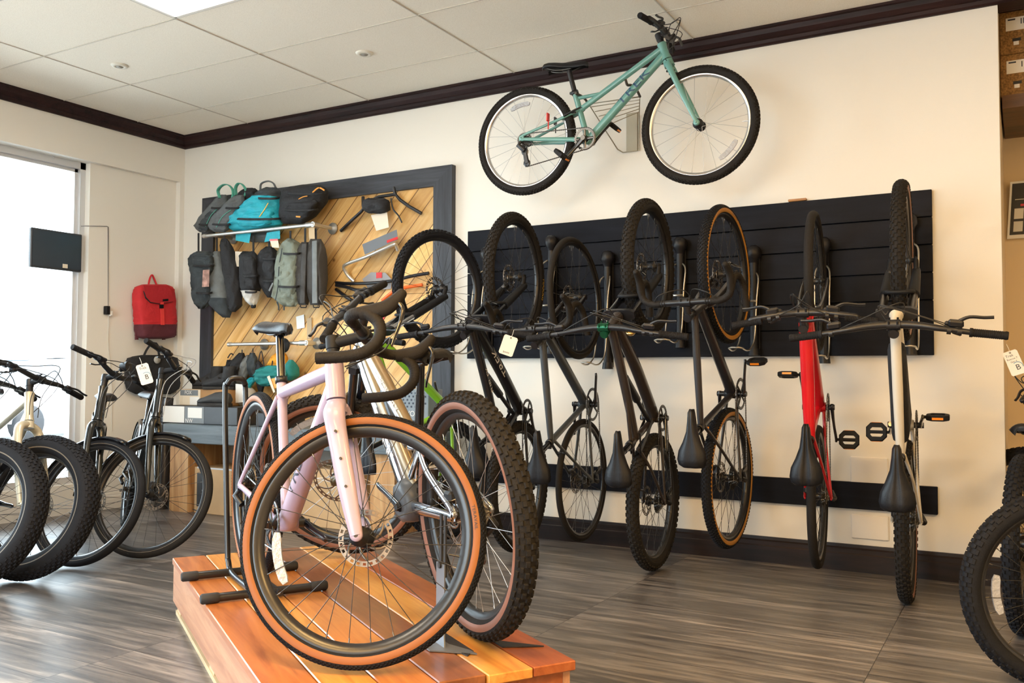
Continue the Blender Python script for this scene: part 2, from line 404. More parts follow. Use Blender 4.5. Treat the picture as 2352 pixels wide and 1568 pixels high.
def bar_pts(g, k):
    """one half of a flat bar, clamp -> end (k=+1 left)"""
    c = g['clamp']; s, p = g['s'], g['p']; bw = g['bw']/2; r = g['rise']
    return [c+V3((0, k*y, 0))+s*(r*z)-p*(.045*x) for y, z, x in ((0, 0, 0), (.04, 0, 0), (.10, .35, .05), (.16, .85, .2), (.22, 1, .4), (bw*.75, 1, .72), (bw, 1, 1))]

def make_bike(name, label, cat, M, sp, o, group=None):
    g = geom(sp); root = empty(name, M); tag(root, label, cat, group)
    steer = o.get('steer', 0); s, p, q = g['s'], g['p'], g['q']
    S = T(q) @ Matrix.Rotation(steer, 4, s) @ T(-q)
    FM, F2 = o['paint'], o.get('paint2', o['paint']); R = sp['R']; tw = sp['tw']
    bb, htb, htt, stt, ar, su = g['bb'], g['htb'], g['htt'], g['stt'], g['ar'], g['su']
    Y = V3((0, 1, 0)); st = o['style']
    # ---- frame
    f = MB(); hw = .055 if tw < .09 else .085
    dt = o.get('dt', (.026, .028)); tt = o.get('tt', (.019, .021)); sl = o.get('stay', .0085)
    f.tube([htb-s*.002, htb+s*.03, htt-s*.03, htt+s*.004], [(.0285, .0285), (o.get('htr', .0225),)*2, (o.get('htr', .0225),)*2, (.0265, .0265)], 18, ref=Y)
    dt0 = htb+s*.035; e_dt = bb+V3((.015, 0, .012))
    if o.get('kink'):      # bent down tube of trail bikes
        mid = dt0.lerp(e_dt, .62)+o['kink']*V3((1, 0, .6)); dpts = cr([dt0, dt0.lerp(mid, .5)+V3((.0, 0, .0)), mid, e_dt], 5)
    else: dpts = [dt0, dt0.lerp(e_dt, .5), e_dt]
    f.tube(dpts, [(dt[0]*.9, dt[1]*.95), dt, (dt[0]*1.1, dt[1]*.95)], 16, ref=Y)
    f.lathe([(.021, -.036), (.025, -.036), (.025, .036), (.021, .036)], bb, n=18)
    if st != 'city': f.tube([bb, stt+su*.005], [(o.get('stw', .0165),)*2, (.0172,)*2], 14, ref=Y)
    dax = .062 if tw < .09 else .095
    if st in ('diamond', 'hardtail'):
        tt0 = htt-s*.032; tt1 = stt-su*o.get('ttd', .02)
        tp = cr([tt0, tt0.lerp(tt1, .5)+V3((0, 0, o.get('ttb', 0))), tt1], 5)
        f.tube(tp, [tt, tt, (tt[0]*.8, tt[1]*.85)], 14, ref=Y)
        s0 = stt-su*o.get('ssd', .03)
    elif st == 'kids':
        y0 = bb+su*.19; f.tube([htt-s*.022, y0], [(.017, .019), (.015, .017)], 14, ref=Y)
        f.tube([stt-su*.035, (htt-s*.022).lerp(y0, .72)], .011, 10)
        s0 = y0
    elif st == 'fs':
        tt0 = htt-s*.035; tt1 = bb+su*(sp['st']*.78)
        f.tube(cr([tt0, tt0.lerp(tt1, .55)+V3((0, 0, -.01)), tt1], 5), [tt, tt, (tt[0]*.85, tt[1]*.9)], 14, ref=Y)
        f.tube([tt0.lerp(tt1, .62), stt-su*.02], .010, 10)
        s0 = tt1+V3((-.05, 0, .0))
    else:  # city: deep sloping tubes
        s1 = bb+su*(sp['st']+.02); f.tube([bb, s1], [(.021, .024), (.019, .019)], 14, ref=Y)
        tt0 = htt-s*.04; tt1 = bb+su*(sp['st']*o.get('ttf', .8)); f.tube([tt0, tt1], [tt, (tt[0]*.8, tt[1]*.8)], 14, ref=Y); s0 = bb+su*(sp['st']*.78)
    for k in (-1, 1):
        d = Y*(k*dax); top = s0+Y*(k*.014)
        w2 = ar+(s0-ar)*(1-(.36/max(.37, (s0-ar).length)))  # alongside the tyre
        near = ar.lerp(s0, .62)+Y*(k*(hw*.5+tw*.32)); near.y = k*max(.032, tw*.5+.012)
        f.tube(cr([top, near, ar+d*.97+V3((.01, 0, .02)), ar+d], 5), [(sl, sl*1.2), (sl*.8, sl), (sl*.8, sl), (sl, sl)], 10, ref=Y)
        b0 = bb+Y*(k*.026)+V3((-.01, 0, 0)); nb = bb.lerp(ar, .36); nb.y = k*max(.034, tw*.5+.010)
        f.tube(cr([b0, nb, ar+d*.97+V3((.02, 0, -.004)), ar+d], 5), [(sl*1.1, sl*1.7), (sl*.85, sl*1.6), (sl*.8, sl*1.2), (sl, sl)], 10, ref=Y)
        f.box(ar+d, (.034, .007, .030), bev=.003)
    br = s0.lerp(ar, .30); f.tube([br+Y*-.034, br+Y*.034], sl*.8, 8)
    fr = f.build('frame', FM, root)
    # two tone panels
    if o.get('panel'):
        pm = MB(); pm.tube([dt0.lerp(e_dt, .03)+V3((-.006, 0, .012)), dt0.lerp(e_dt, .5)+V3((-.02, 0, .026)), e_dt+V3((-.03, 0, .05))], [(dt[0]*.72, dt[1]*.95)]*3, 12, ref=Y)
        pm.build('battery_cover', o['panel'], fr)
    if o.get('motor'):
        mm = MB(); mm.loft([[bb+V3((x*sc, yy, z*sc)) for x, z in ((-.075, .0), (-.05, .07), (.02, .095), (.085, .065), (.10, 0), (.07, -.045), (0, -.06), (-.055, -.045))] for yy, sc in ((-.062, .6), (-.056, .9), (-.03, 1), (.03, 1), (.056, .9), (.062, .6))])
        mm.build('motor_cover', o['motor'], fr)
    if st == 'fs':
        sm_ = MB(); a0 = tt0.lerp(tt1, .45)+V3((0, 0, -.03)); a1 = bb+su*.10+V3((.02, 0, 0))
        sm_.tube([a0, a0.lerp(a1, .5)], .021, 14); sm_.tube([a0.lerp(a1, .45), a1], .012, 12); sm_.tube([a0-V3((0, .018, 0)), a0+V3((0, .018, 0))], .010, 10)
        sm_.build('rear_shock', o.get('shockm', BLK), root)
        rk = MB()
        for k in (-1, 1): rk.tube([tt1+Y*(k*.026)+V3((.03, 0, 0)), s0+Y*(k*.026)+V3((-.02, 0, .0)), a1+Y*(k*.022)], [(.004, .014)]*3, 8, ref=Y)
        rk.build('rocker_link', o.get('linkm', BLK), root)
    # ---- seat
    cm = MB(); cm.lathe([(.0172, -.012), (.0215, -.012), (.0215, .010), (.0172, .010)], stt+su*.002, su, 16); cm.box(stt+su*.0-V3((.024, 0, 0)), (.016, .02, .016), bev=.003)
    sad = g['sad']
    top = sad-V3((0, 0, .042))
    spm = MB(); spm.tube([stt-su*.02, bb+su*(sp['sh']-.05)], .0145, 14); spm.box(top, (.05, .034, .022), bev=.006)
    if o.get('dropper'): spm.tube([stt+su*.01, stt+su*(max(.03, (sp['sh']-sp['st'])*.45))], .0165, 14)
    po = spm.build('seatpost', o.get('postm', BLKG), root); cm.build('seat_clamp', BLK, po)
    sa = put('saddle', o.get('saddlem', _SAD), root, T(sad) @ Matrix.Rotation(o.get('sadpitch', 0), 4, 'Y'))
    rl = MB()
    for k in (-1, 1): rl.tube(cr([(-.115, k*.032, -.028), (-.06, k*.023, -.043), (.03, k*.022, -.043), (.10, k*.010, -.024)], 4), .0036, 6)
    rl.build('saddle_rails', STEELD, sa)
    # ---- fork
    fo = MB(); fkm = o.get('forkm', FM); acl = g['acl']; hs = .058 if tw < .09 else .095; afo = g['af']
    if o['fork'] == 'susp':
        for k in (-1, 1):
            y = Y*(k*hs)
            fo.tube([q+y+s*.02, q+y+s*.10, q+y+s*(acl*.60)], [(.018, .02), (.021, .022), (.025, .025)], 14, ref=Y)
            fo.tube([q+y+s*.045, afo+y*.96], [(.012, .018), (.012, .015)], 10, ref=Y); fo.box(afo+y*.96, (.036, .014, .036), bev=.006)
        ay = q+s*(acl*.585)+p*.012; fo.tube(cr([ay+Y*hs, ay+Y*(hs*.7)+s*.045+p*.02, ay+s*.058+p*.024, ay-Y*(hs*.7)+s*.045+p*.02, ay-Y*hs], 4), [(.010, .014)]*5, 10)
        fk = fo.build('fork', fkm, root, S)
        sn = MB()
        for k in (-1, 1): sn.tube([q+Y*(k*hs)+s*(acl*.55), q+Y*(k*hs)+s*(acl-.012)], .0175, 14)
        sn.build('stanchions', o.get('stanm', BLKG), fk)
        cw = MB(); cb = q+s*(acl-.018)
        cw.loft([[cb+Y*y_+p*(x_*w_)+s*(z_) for x_, z_ in ((-.024, -.016), (.024, -.016), (.027, .012), (-.027, .012))] for y_, w_ in ((-hs-.024, .6), (-hs, 1), (-.02, 1.1), (.02, 1.1), (hs, 1), (hs+.024, .6))], sm=False)
        cw.tube([cb, cb+s*.03], .024, 14); cw.build('fork_crown', o.get('crownm', BLK), fk)
    else:
        fw_ = o.get('bladew', (.013, .021)); cz = q+s*(acl-.005)
        fo.tube([cz+s*.008, cz-s*.03], [(.0275, .0275), (.030, .030)], 16, ref=Y)
        for k in (-1, 1):
            pts = cr([cz-s*.010+Y*(k*.014), cz-s*.036+Y*(k*(hs*.70))+p*.003, q+s*(acl*.72)+Y*(k*hs*.90)+p*(sp['off']*.24), q+s*(acl*.35)+Y*(k*hs)+p*(sp['off']*.62), afo+Y*(k*hs)], 5)
            fo.tube(pts, [(fw_[0]*1.3, fw_[1]*1.05), (fw_[0]*1.25, fw_[1]*1.12), (fw_[0], fw_[1]), (fw_[0]*.9, fw_[1]*.92), (fw_[0]*.70, fw_[1]*.62)], 14, ref=Y)
            fo.lathe([(.004, -.007), (.017, -.007), (.017, .007), (.004, .007)], afo+Y*(k*hs), n=16)
        fk = fo.build('fork', fkm, root, S)
        if o.get('bosses'):
            bm_ = MB()
            for k in (-1, 1):
                for t_ in o['bosses']: bm_.tube([q+s*(acl*t_)+Y*(k*(hs+.003))+p*(sp['off']*(1-t_)), q+s*(acl*t_)+Y*(k*(hs+fw_[0]+.001))+p*(sp['off']*(1-t_))], .0042, 8)
            bm_.tube([afo+Y*-(hs+.0075), afo+Y*(hs+.0075)], .0065, 10)
            bm_.build('fork_bolts', BLKG, fk)
    # ---- wheels
    wk = dict(tread=o['tread'], side=o.get('side'), rimm=o.get('rimm', BLKRIM), spokem=o.get('spokem', SPOKEB), rdep=o.get('rdep', .02), nsp=o.get('nsp', 28), tmat=o.get('tmat'), rr=o.get('rr', .08))
    D = wheel_meshes(R, tw, **wk)
    wf = put_wheel(root, S @ T(afo) @ Matrix.Rotation(o.get('spinf', 0), 4, 'Y'), D, o.get('reflf'), o.get('rrad', .26))
    tr = o.get('treadr')
    Dr = wheel_meshes(R, tw, **{**wk, **({'tread': tr} if tr else {}), **({'rr': 0} if o.get('vbrake') else {})})
    wr = put_wheel(root, T(ar) @ Matrix.Rotation(o.get('spinr', .3), 4, 'Y'), Dr, o.get('reflr'), o.get('rrad', .26))
    # ---- crankset
    n = o.get('teeth', 34); rc = n*.0127/(2*PI); cl = o.get('crank', .17); cy = -.047 if tw < .09 else -.06
    m = MB(); sp_ = []
    for k in range(n*4): sp_.append((rc+(.003 if k % 4 in (1, 2) else -.003), 2*PI*k/(n*4)))
    outer = [(r*math.cos(a), r*math.sin(a)) for r, a in sp_]; inner = [((rc-.013)*math.cos(a), (rc-.013)*math.sin(a)) for r, a in sp_]
    N4 = len(outer); P2 = [bb+V3((x, cy-.0015, z)) for x, z in outer]+[bb+V3((x, cy-.0015, z)) for x, z in inner]+[bb+V3((x, cy+.0015, z)) for x, z in outer]+[bb+V3((x, cy+.0015, z)) for x, z in inner]
    fs = []
    for k in range(N4):
        j = (k+1) % N4; fs += [[k, j, N4+j, N4+k], [2*N4+k, 3*N4+k, 3*N4+j, 2*N4+j], [k, 2*N4+k, 2*N4+j, j], [N4+k, N4+j, 3*N4+j, 3*N4+k]]
    m.add(P2, fs)
    ca = math.radians(o.get('ca', 180))
    for k in range(4):
        a = ca+PI/4+k*PI/2; m.tube([bb+V3((0, cy-.002, 0)), bb+V3(((rc-.010)*math.cos(a), cy-.001, (rc-.010)*math.sin(a)))], [(.004, .010), (.003, .007)], 8, ref=Y)
    m.tube([bb+V3((0, -.078, 0)), bb+V3((0, .078, 0))], .014, 14)
    ck = m.build('crankset', o.get('ringm', STEELD if o.get('vbrake') else BLK), root)
    for k, a in ((-1, ca), (1, ca+PI)):
        e = V3((math.cos(a), 0, math.sin(a))); y0, y1 = Y*(k*.066), Y*(k*.080)
        am = MB(); am.tube(cr([bb+y0-e*.015, bb+y0+e*.01, bb+y0*1.08+e*(cl*.5), bb+y1+e*(cl-.01), bb+y1+e*(cl+.012)], 4), [(.009, .012), (.010, .017), (.007, .012), (.007, .012), (.006, .009)], 10, ref=Y)
        am.build('crank_arm', o.get('armm', BLKG), ck)
        if o.get('pedals'):
            pc = bb+Y*(k*.142)+e*cl; pm = MB(); ph = math.radians(o.get('ped', 0) if k == -1 else o.get('pedl', o.get('ped', 0))); Rp = Matrix.Rotation(ph, 3, 'Y')
            W2, L2 = .048, .046; pl = [(-.5, -1), (.5, -1), (1, -.55), (1, .55), (.5, 1), (-.5, 1), (-1, .55), (-1, -.55)]
            def rg(h, sc, i): return [pc+Rp @ V3((x*L2*sc*i, y*W2*sc*i, h)) for x, y in pl]
            pm.loft([rg(-.012, .92, 1), rg(-.008, 1, 1), rg(.008, 1, 1), rg(.012, .92, 1), rg(.012, .92, .66), rg(-.012, .92, .66), rg(-.012, .92, 1)], sm=False, caps=False)
            pm.tube([bb+y1+e*cl, pc+Y*(k*.04)], .0075, 10); pm.box(pc, (.016, .07, .018), Rp, bev=.003)
            for x_ in (-.026, .026): pm.box(pc+Rp @ V3((x_, 0, 0)), (.006, .075, .016), Rp)
            pe = pm.build('pedal', BLKM, ck)
            for x_ in (-1, 1): rf = MB(); rf.box(pc+Rp @ V3((x_*.0462, 0, 0)), (.004, .045, .010), Rp); rf.build('pedal_reflector', AMBER, ck)
    # ---- rear drive
    m = MB(); cyl = -.050 if tw < .09 else -.075; m0 = cyl
    for i in range(8):
        r = (.062 if o.get('bigcas') else .048)*(1-.085*i); y = m0+.030-.0042*i; tn = 22; pts = [((r+(.0018 if k % 2 else -.0018))*math.cos(2*PI*k/(tn*2)), (r+(.0018 if k % 2 else -.0018))*math.sin(2*PI*k/(tn*2))) for k in range(tn*2)]
        m.prism(pts, .0018, T(ar+V3((0, y, 0))) @ Matrix.Rotation(PI/2, 4, 'X'))
    m.tube([ar+V3((0, m0-.004, 0)), ar+V3((0, m0+.032, 0))], .018, 12)
    m.build('cassette', STEELD, root)
    rt = ar+V3((-.002, m0-.012, -.018)); j1 = ar+V3((.018, m0+.004, -.075)); j2 = ar+V3((o.get('cage', .035), m0+.004, -.145))
    m = MB(); m.tube([rt, rt+V3((-.012, -.012, -.022)), j1+V3((0, -.010, .004))], [(.010, .012), (.012, .016), (.012, .014)], 8)
    for j in (j1, j2): m.lathe([(.004, -.003), (.020, -.003), (.023, 0), (.020, .003), (.004, .003)], j, n=16)
    for y_ in (-.006, .006): m.tube([j1+V3((0, y_, 0)), j2+V3((0, y_, 0))], [(.0012, .012), (.0012, .013)], 8, ref=Y)
    m.build('derailleur', BLK, root)
    m = MB(); yc = cy; yr = m0+.012; r2 = .035
    def arc(c_, r_, a0, a1, y_, n_): return [c_+V3((r_*math.cos(math.radians(a0+(a1-a0)*i/n_)), 0, r_*math.sin(math.radians(a0+(a1-a0)*i/n_)))) + V3((0, y_, 0)) for i in range(n_+1)]
    path = arc(bb, rc, 100, -95, yc, 16)+arc(j2, .021, -95, -250, 0, 6)+arc(j1, .021, -60, 60, 0, 5)+arc(ar, r2, -40, 0, yr, 3)+arc(ar, r2, 180, 95, yr, 5)
    path = arc(bb, rc, 100, -95, yc, 16)+arc(j2, .021, -90, -230, 0, 6)+arc(j1, .021, 130+180, 360+40, 0, 4)+arc(ar, r2, -55, -175, yr, 7)+arc(ar, r2, -185, -262, yr, 5)
    dense = []
    for i, p_ in enumerate(path):
        q_ = path[(i+1) % len(path)]; nn = max(1, int((q_-p_).length/.0127)*2)
        for t_ in range(nn): dense.append(p_.lerp(q_, t_/nn))
    m.tube(dense, [((.0036, .0042) if i % 2 else (.0026, .0026)) for i in range(len(dense))], 6, ref=Y, closed=True, sm=False)
    m.build('chain', STEELD, root)
    # ---- brakes
    if o.get('vbrake'):
        for nm_, P_, ce, dr in (('front', S, q+s*(acl*.78), s), ('rear', None, s0.lerp(ar, .16), (s0-ar).normalized())):
            m = MB()
            for k in (-1, 1): m.tube([ce+Y*(k*.042)-dr*.03, ce+Y*(k*.040)+dr*.05, ce+Y*(k*.028)+dr*.08], [(.006, .009), (.005, .008), (.004, .006)], 8)
            m.tube([ce+Y*.03+dr*.08, ce-Y*.05+dr*.085], .0022, 6)
            for k in (-1, 1): m.box(ce+Y*(k*.026)+dr*.02, (.05, .010, .012), bev=.003)
            m.build('rim_brake', BLK, root, P_)
    elif o.get('rr', .08):
        rr = o.get('rr', .08); m = MB(); cc = afo+s*(rr*.86)*.96-p*(rr*.42)+Y*.046; m.box(cc, (.034, .034, .055), basis(p, Y, s).to_3x3(), bev=.008); m.tube([cc-s*.02, cc+s*.02], .013, 10); m.build('brake_caliper', BLK, root, S)
        m = MB(); cc = ar+V3((.045, .046, .055)); m.box(cc, (.05, .032, .034), bev=.008); m.build('brake_caliper', BLK, root)
    # ---- cockpit
    s0_, c0 = g['stem0'], g['clamp']; m = MB(); d = (c0-s0_)
    m.tube([q+s*(acl+.012+sp['ht']), s0_+s*.022], .0185, 16); m.tube([s0_+s*-.018, s0_+s*.018], .021, 16); m.tube([s0_, c0-d.normalized()*.012], [(.017, .018), (.016, .016)], 12, ref=Y)
    m.tube([c0-Y*.026, c0+Y*.026], .0215, 16)
    for y_ in (-.016, .016):
        for z_ in (-1, 1): m.tube([c0+Y*y_+s*(z_*.018)+p*.010, c0+Y*y_+s*(z_*.018)+p*.024], .0042, 8)
    m.build('stem', o.get('stemm', BLK), root, S)
    hb = MB(); levers = []; grips = []; hoods = []
    if sp.get('dropbar'):
        a = math.radians(o.get('bartilt', 8)); fwd = V3((math.cos(a), 0, math.sin(a))); dn = V3((math.sin(a), 0, -math.cos(a))); bw = sp['bw']/2
        def L(x, y, z): return c0+fwd*x+Y*y+dn*z
        tps = []
        for k in (-1, 1):
            pts = cr([L(0, 0, 0), L(0, k*.10, 0), L(.0, k*(bw-.055), .0), L(.022, k*(bw-.014), .002), L(.062, k*bw, .008), L(.098, k*(bw+.004), .042), L(.098, k*(bw+.010), .088), L(.062, k*(bw+.014), .122), L(.01, k*(bw+.018), .132), L(-.07, k*(bw+.022), .132)], 6)
            i0 = 8; hb.tube(pts[:i0+3], .0145, 12); tp = MB(); tp.tube(pts[i0:], .0163, 14); tps.append(tp)
            for w_ in range(int(3*i0/4), len(pts)-1): tp.lathe([(.0163, -.003), (.0170, 0), (.0163, .003)], pts[w_], pts[w_+1]-pts[w_-1], 12)
            h = MB(); hp = cr([L(.045, k*(bw-.003), .006), L(.085, k*bw, .004), L(.118, k*bw, -.004), L(.146, k*(bw-.002), -.026), L(.163, k*(bw-.004), -.046), L(.168, k*(bw-.004), -.052)], 4)
            h.tube(hp, [(.0165, .020), (.0165, .024), (.016, .023), (.0155, .019), (.0135, .014), (.006, .006)], 12, ref=Y); hoods.append(h)
            lv = MB(); lv.tube(cr([L(.150, k*(bw-.002), -.018), L(.163, k*(bw-.002), .006), L(.155, k*(bw+.001), .045), L(.142, k*(bw+.010), .088), L(.136, k*(bw+.018), .112)], 5), [(.010, .008), (.010, .007), (.0075, .005), (.009, .004), (.006, .003)], 10, ref=Y); levers.append(lv)
        H = hb.build('handlebar', BLK, root, S); [tp.build('handlebar_tape', TAPE, H) for tp in tps]
        for h in hoods: h.build('brake_hood', o.get('hoodm', TAPE), H)
        for lv in levers: lv.build('brake_lever', o.get('leverm', BLKG), H)
    else:
        for k in (-1, 1):
            pts = cr(bar_pts(g, k), 5); hb.tube(pts, [.0158, .0158, .014, .0115, .0112, .0112], 12)
            e1, e0 = pts[-1], pts[-6]; dr = (e1-e0).normalized()
            gm = MB(); gl = .13; gm.tube([e1+dr*.003, e1-dr*.004, e1-dr*.012, e1-dr*(gl-.012), e1-dr*(gl-.010), e1-dr*gl], [.0155, .0175, .0158, .0158, .0185, .0185], 14)
            for i in range(14): gm.lathe([(.0155, -.0018), (.0168, -.001), (.0168, .001), (.0155, .0018)], e1-dr*(.018+i*.0072), dr, 14)
            grips.append(gm)
            b = e1-dr*(gl+.035); lv = MB(); lv.tube([b-dr*.008, b+dr*.008], .0155, 12); bd = b+p*.03-s*.008
            lv.box(bd-dr*.012, (.03, .055, .022), basis(p, dr, p.cross(dr)).to_3x3(), bev=.007)
            lv.tube(cr([bd+p*.012, bd+p*.03+dr*.035-s*.004, bd+p*.030+dr*.085-s*.010, bd+p*.034+dr*.12-s*.012], 4), [(.006, .008), (.0045, .007), (.0042, .007), (.005, .007)], 8, ref=s); levers.append(lv)
            if k == -1 or o.get('shift2'):
                lv2 = MB(); lv2.tube([b-dr*.03, b-dr*.045], .0150, 12); lv2.box(b-dr*.038-s*.022+p*.012, (.035, .03, .022), basis(p, dr, p.cross(dr)).to_3x3(), bev=.006); lv2.tube([b-dr*.04-s*.028, b-dr*.02-s*.034-p*.02, b+dr*.005-s*.036-p*.028], [(.004, .008)]*3, 8); hoods.append(lv2)
        H = hb.build('handlebar', o.get('barm', BLK), root, S)
        for gm in grips: gm.build('grip', o.get('gripm', GRIPM), H)
        for lv in levers: lv.build('brake_lever', o.get('leverm', BLK), H)
        for h in hoods: h.build('shifter', BLK, H)
    # cables
    for k in (-1, 1):
        m = MB(); kk = o.get('cab', 1)
        if sp.get('dropbar'):
            a_ = c0+Y*(k*(sp['bw']/2-.06))+p*.012; pts = [c0+Y*(k*.16)+p*.0, c0+Y*(k*.11)+p*.05+s*.02, c0+Y*(k*.02)+p*.045-s*.05, htt+p*.034-s*.03+Y*(-k*.01)]
        else:
            e1 = V3(bar_pts(g, k)[-1]); b = e1-V3((0, k*.20, 0))+p*.04
            pts = [b, b-V3((0, k*.09, 0))+p*(.05*kk)+s*.015, c0+Y*(-k*.03)+p*(.10*kk)+s*(.01 if k == 1 else .05), htt+Y*(-k*.035)+p*.05-s*.02, htb+Y*(-k*.03)+p*.03+s*.02]
        m.tube(cr(pts, 7), .0024, 6, caps=False); m.build('brake_cable', o.get('cablem', CABLE), root, S)
        if not sp.get('dropbar') and k == -1:
            m = MB(); pts = [b+s*-.02, b+Y*.06+p*(.03*kk)-s*.01, c0+Y*.05+p*(.075*kk)-s*.03, htb+Y*.032+s*.05-p*.01]; m.tube(cr(pts, 7), .0022, 6, caps=False); m.build('shift_cable', CABLE, root, S)
    # ---- fenders
    if o.get('fender'):
        for P_, c_, a0, a1 in ((S, afo, 80, 205), (None, ar, 20, 190)):
            m = MB(); rings = []
            for i in range(20):
                a = math.radians(a0+(a1-a0)*i/19); e = V3((math.cos(a), 0, math.sin(a))); rr_ = R+.014
                rings.append([c_+e*(rr_+dz)+Y*y for y, dz in ((-tw*.62, -.018), (-tw*.45, -.002), (0, .006), (tw*.45, -.002), (tw*.62, -.018), (tw*.45, -.006), (0, .002), (-tw*.45, -.006))])
            m.loft(rings); m.build('fender', o['fender'], root, P_)
    return root, dict(g=g, frame=fr, S=S, H=H, dt0=dt0, dt1=e_dt, dt=dt, fork=fk, wf=wf, wr=wr, stem_c=c0, R=R, tw=tw)

def tube_letters(B, body, size, t, m, side=-1, sx=1.3, flip=False, rad=None, up=0, a=None, b=None, parent=None, name='frame_lettering', cuts=1):
    """lettering wrapped on the side of the down tube (side -1 = right/drive side)."""
    a = B['dt0'] if a is None else a; b = B['dt1'] if b is None else b; d = (b-a).normalized(); rad = rad or B['dt']
    nrm = d.cross(V3((0, 1, 0))).normalized(); c = a.lerp(b, t)
    sg = -1 if flip else 1
    def fn(u, v):
        th = (v*sg+up)/rad[1]; return c+d*(u*sg)+V3((0, side*(rad[0]*math.cos(th)*1.03+.0012), 0))+nrm*((rad[1]*math.sin(th))*1.03*(1 if side < 0 else -1))
    return letter(body, size, fn, m, parent or B['frame'], name, sx, cuts)
# ------------------------------------------------------------------ the room
HC = 3.042
def boxo(name, lo, hi, m, parent=None, bev=0):
    mb = MB(); mb.box([(a+b)/2 for a, b in zip(lo, hi)], [abs(b-a) for a, b in zip(lo, hi)], bev=bev); return mb.build(name, m, parent)

WALLM = mat('wall_paint', (.80, .775, .72), .85, bump=.05, bscale=220)
WALLR = mat('wall_paint_ochre', (.74, .60, .40), .85, bump=.05, bscale=220)
TRIMM = wood('crown_wood_dark', [(.008, .004, .005), (.022, .009, .010), (.036, .015, .014)], 0, rough=.5, scale=1.1, bump=.1, spec=.25)
BASEM = wood('baseboard_wood_dark', [(.005, .003, .004), (.012, .007, .007), (.020, .010, .009)], 0, rough=.42, scale=1.2, bump=.1, spec=.3)
FLOORM = wood('floor_vinyl_plank', [(.032, .030, .034), (.108, .099, .097), (.29, .26, .24)], 0, rough=.36, spec=.85, scale=1.05, plank=(1.22, .18), gap=.003, bump=.12)
ALUM = mat('window_frame_aluminium', (.62, .63, .65), .35, metal=.3)

def ceil_mat():
    m = mat('ceiling_tile', (.70, .66, .59), .92); nt = m.node_tree; b = nt.nodes['Principled BSDF']
    tc = nt.nodes.new('ShaderNodeTexCoord'); n = nt.nodes.new('ShaderNodeTexNoise'); n.inputs['Scale'].default_value = 210; n.inputs['Detail'].default_value = 5
    nt.links.new(tc.outputs['Object'], n.inputs['Vector'])
    r = nt.nodes.new('ShaderNodeValToRGB'); r.color_ramp.elements[0].position = .36; r.color_ramp.elements[0].color = (.80, .745, .65, 1); r.color_ramp.elements[1].position = .52; r.color_ramp.elements[1].color = (.90, .85, .755, 1)
    nt.links.new(n.outputs['Fac'], r.inputs['Fac']); nt.links.new(r.outputs['Color'], b.inputs['Base Color'])
    bp = nt.nodes.new('ShaderNodeBump'); bp.inputs['Strength'].default_value = .10; bp.inputs['Distance'].default_value = .003
    nt.links.new(n.outputs['Fac'], bp.inputs['Height']); nt.links.new(bp.outputs['Normal'], b.inputs['Normal']); return m
CEILM = ceil_mat()

struct(boxo('floor', (-.16, -7.2, -.08), (9.2, 2.2, 0), FLOORM))
struct(boxo('ceiling', (-.3, -7.2, HC), (9.2, 2.2, HC+.08), CEILM))
struct(boxo('wall_back', (-.3, 0, 0), (6.05, .14, HC), WALLM))
struct(boxo('wall_recess', (6.05, .95, 0), (9.2, 1.05, HC), WALLR))
struct(boxo('wall_return', (5.93, .14, 0), (6.05, 1.05, HC), WALLR))
struct(boxo('wall_right', (9.2, -7.2, 0), (9.3, 1.05, HC), WALLM))
mb = MB(); mb.box((4.5, -7.25, .14), (9.6, .1, .28)); mb.box((4.5, -7.25, (2.6+HC)/2), (9.6, .1, HC-2.6)); mb.box((.55, -7.25, 1.44), (1.7, .1, 2.32)); mb.box((7.0, -7.25, 1.44), (4.6, .1, 2.32)); struct(mb.build('wall_front', WALLM))
# window wall: bulkhead, corner pier, recessed panel, low sill, far pier
WY0, WY1, WZ0, WZ1 = -.845, -5.6, .22, 2.66
mb = MB()
mb.box((-.15, -3.6, (2.66+HC)/2), (.30, 7.2, HC-2.66)); mb.box((-.13, -.0225, 1.33), (.26, .045, 2.66)); mb.box((-.175, (WY0-.045)/2, 1.33), (.25, -WY0-.045, 2.66))
mb.box((-.175, (WY0+WY1)/2, WZ0/2), (.25, WY0-WY1, WZ0)); mb.box((-.175, (WY1-7.2)/2, 1.33), (.25, 7.2+WY1, 2.66))
struct(mb.build('wall_left', WALLM))
# ceiling grid bars
mb = MB()
for i in range(8):
    x = .81+1.219*i; mb.box((x, -3.5, HC-.002), (.007, 7.0, .005))
for j in range(12):
    y = -.53-.627*j; mb.box((4.6, y, HC-.002), (9.2, .006, .005))
struct(mb.build('trim_ceiling_grid', mat('grid_bar', (.56, .52, .46), .7)))
def mould(name, a, b, nrm, prof, m, parent=None):
    """profile (out, z) swept from a to b"""
    mb = MB(); mb.loft([[V3((p[0]+nrm[0]*o, p[1]+nrm[1]*o, z)) for o, z in prof] for p in (a, b)], sm=False); return mb.build(name, m, parent)
cp = [(0, HC), (.075, HC), (.075, HC-.014), (.066, HC-.02), (.058, HC-.045), (.040, HC-.066), (.030, HC-.070), (.027, HC-.088), (.016, HC-.097), (0, HC-.097)]
struct(mould('trim_crown_back', (0, 0), (9.2, 0), (0, -1), cp, TRIMM)); struct(mould('trim_crown_left', (0, -7.2), (0, 0), (1, 0), cp, TRIMM))
struct(boxo('trim_header', (6.05, .0, HC-.097), (9.2, .12, HC), TRIMM))
bp_ = [(0, 0), (.026, 0), (.026, .09), (.022, .096), (.022, .118), (.014, .126), (.012, .142), (0, .142)]
struct(mould('baseboard_back', (0, 0), (6.05, 0), (0, -1), bp_, BASEM)); struct(mould('baseboard_recess', (6.05, .95), (9.2, .95), (0, -1), bp_, BASEM))
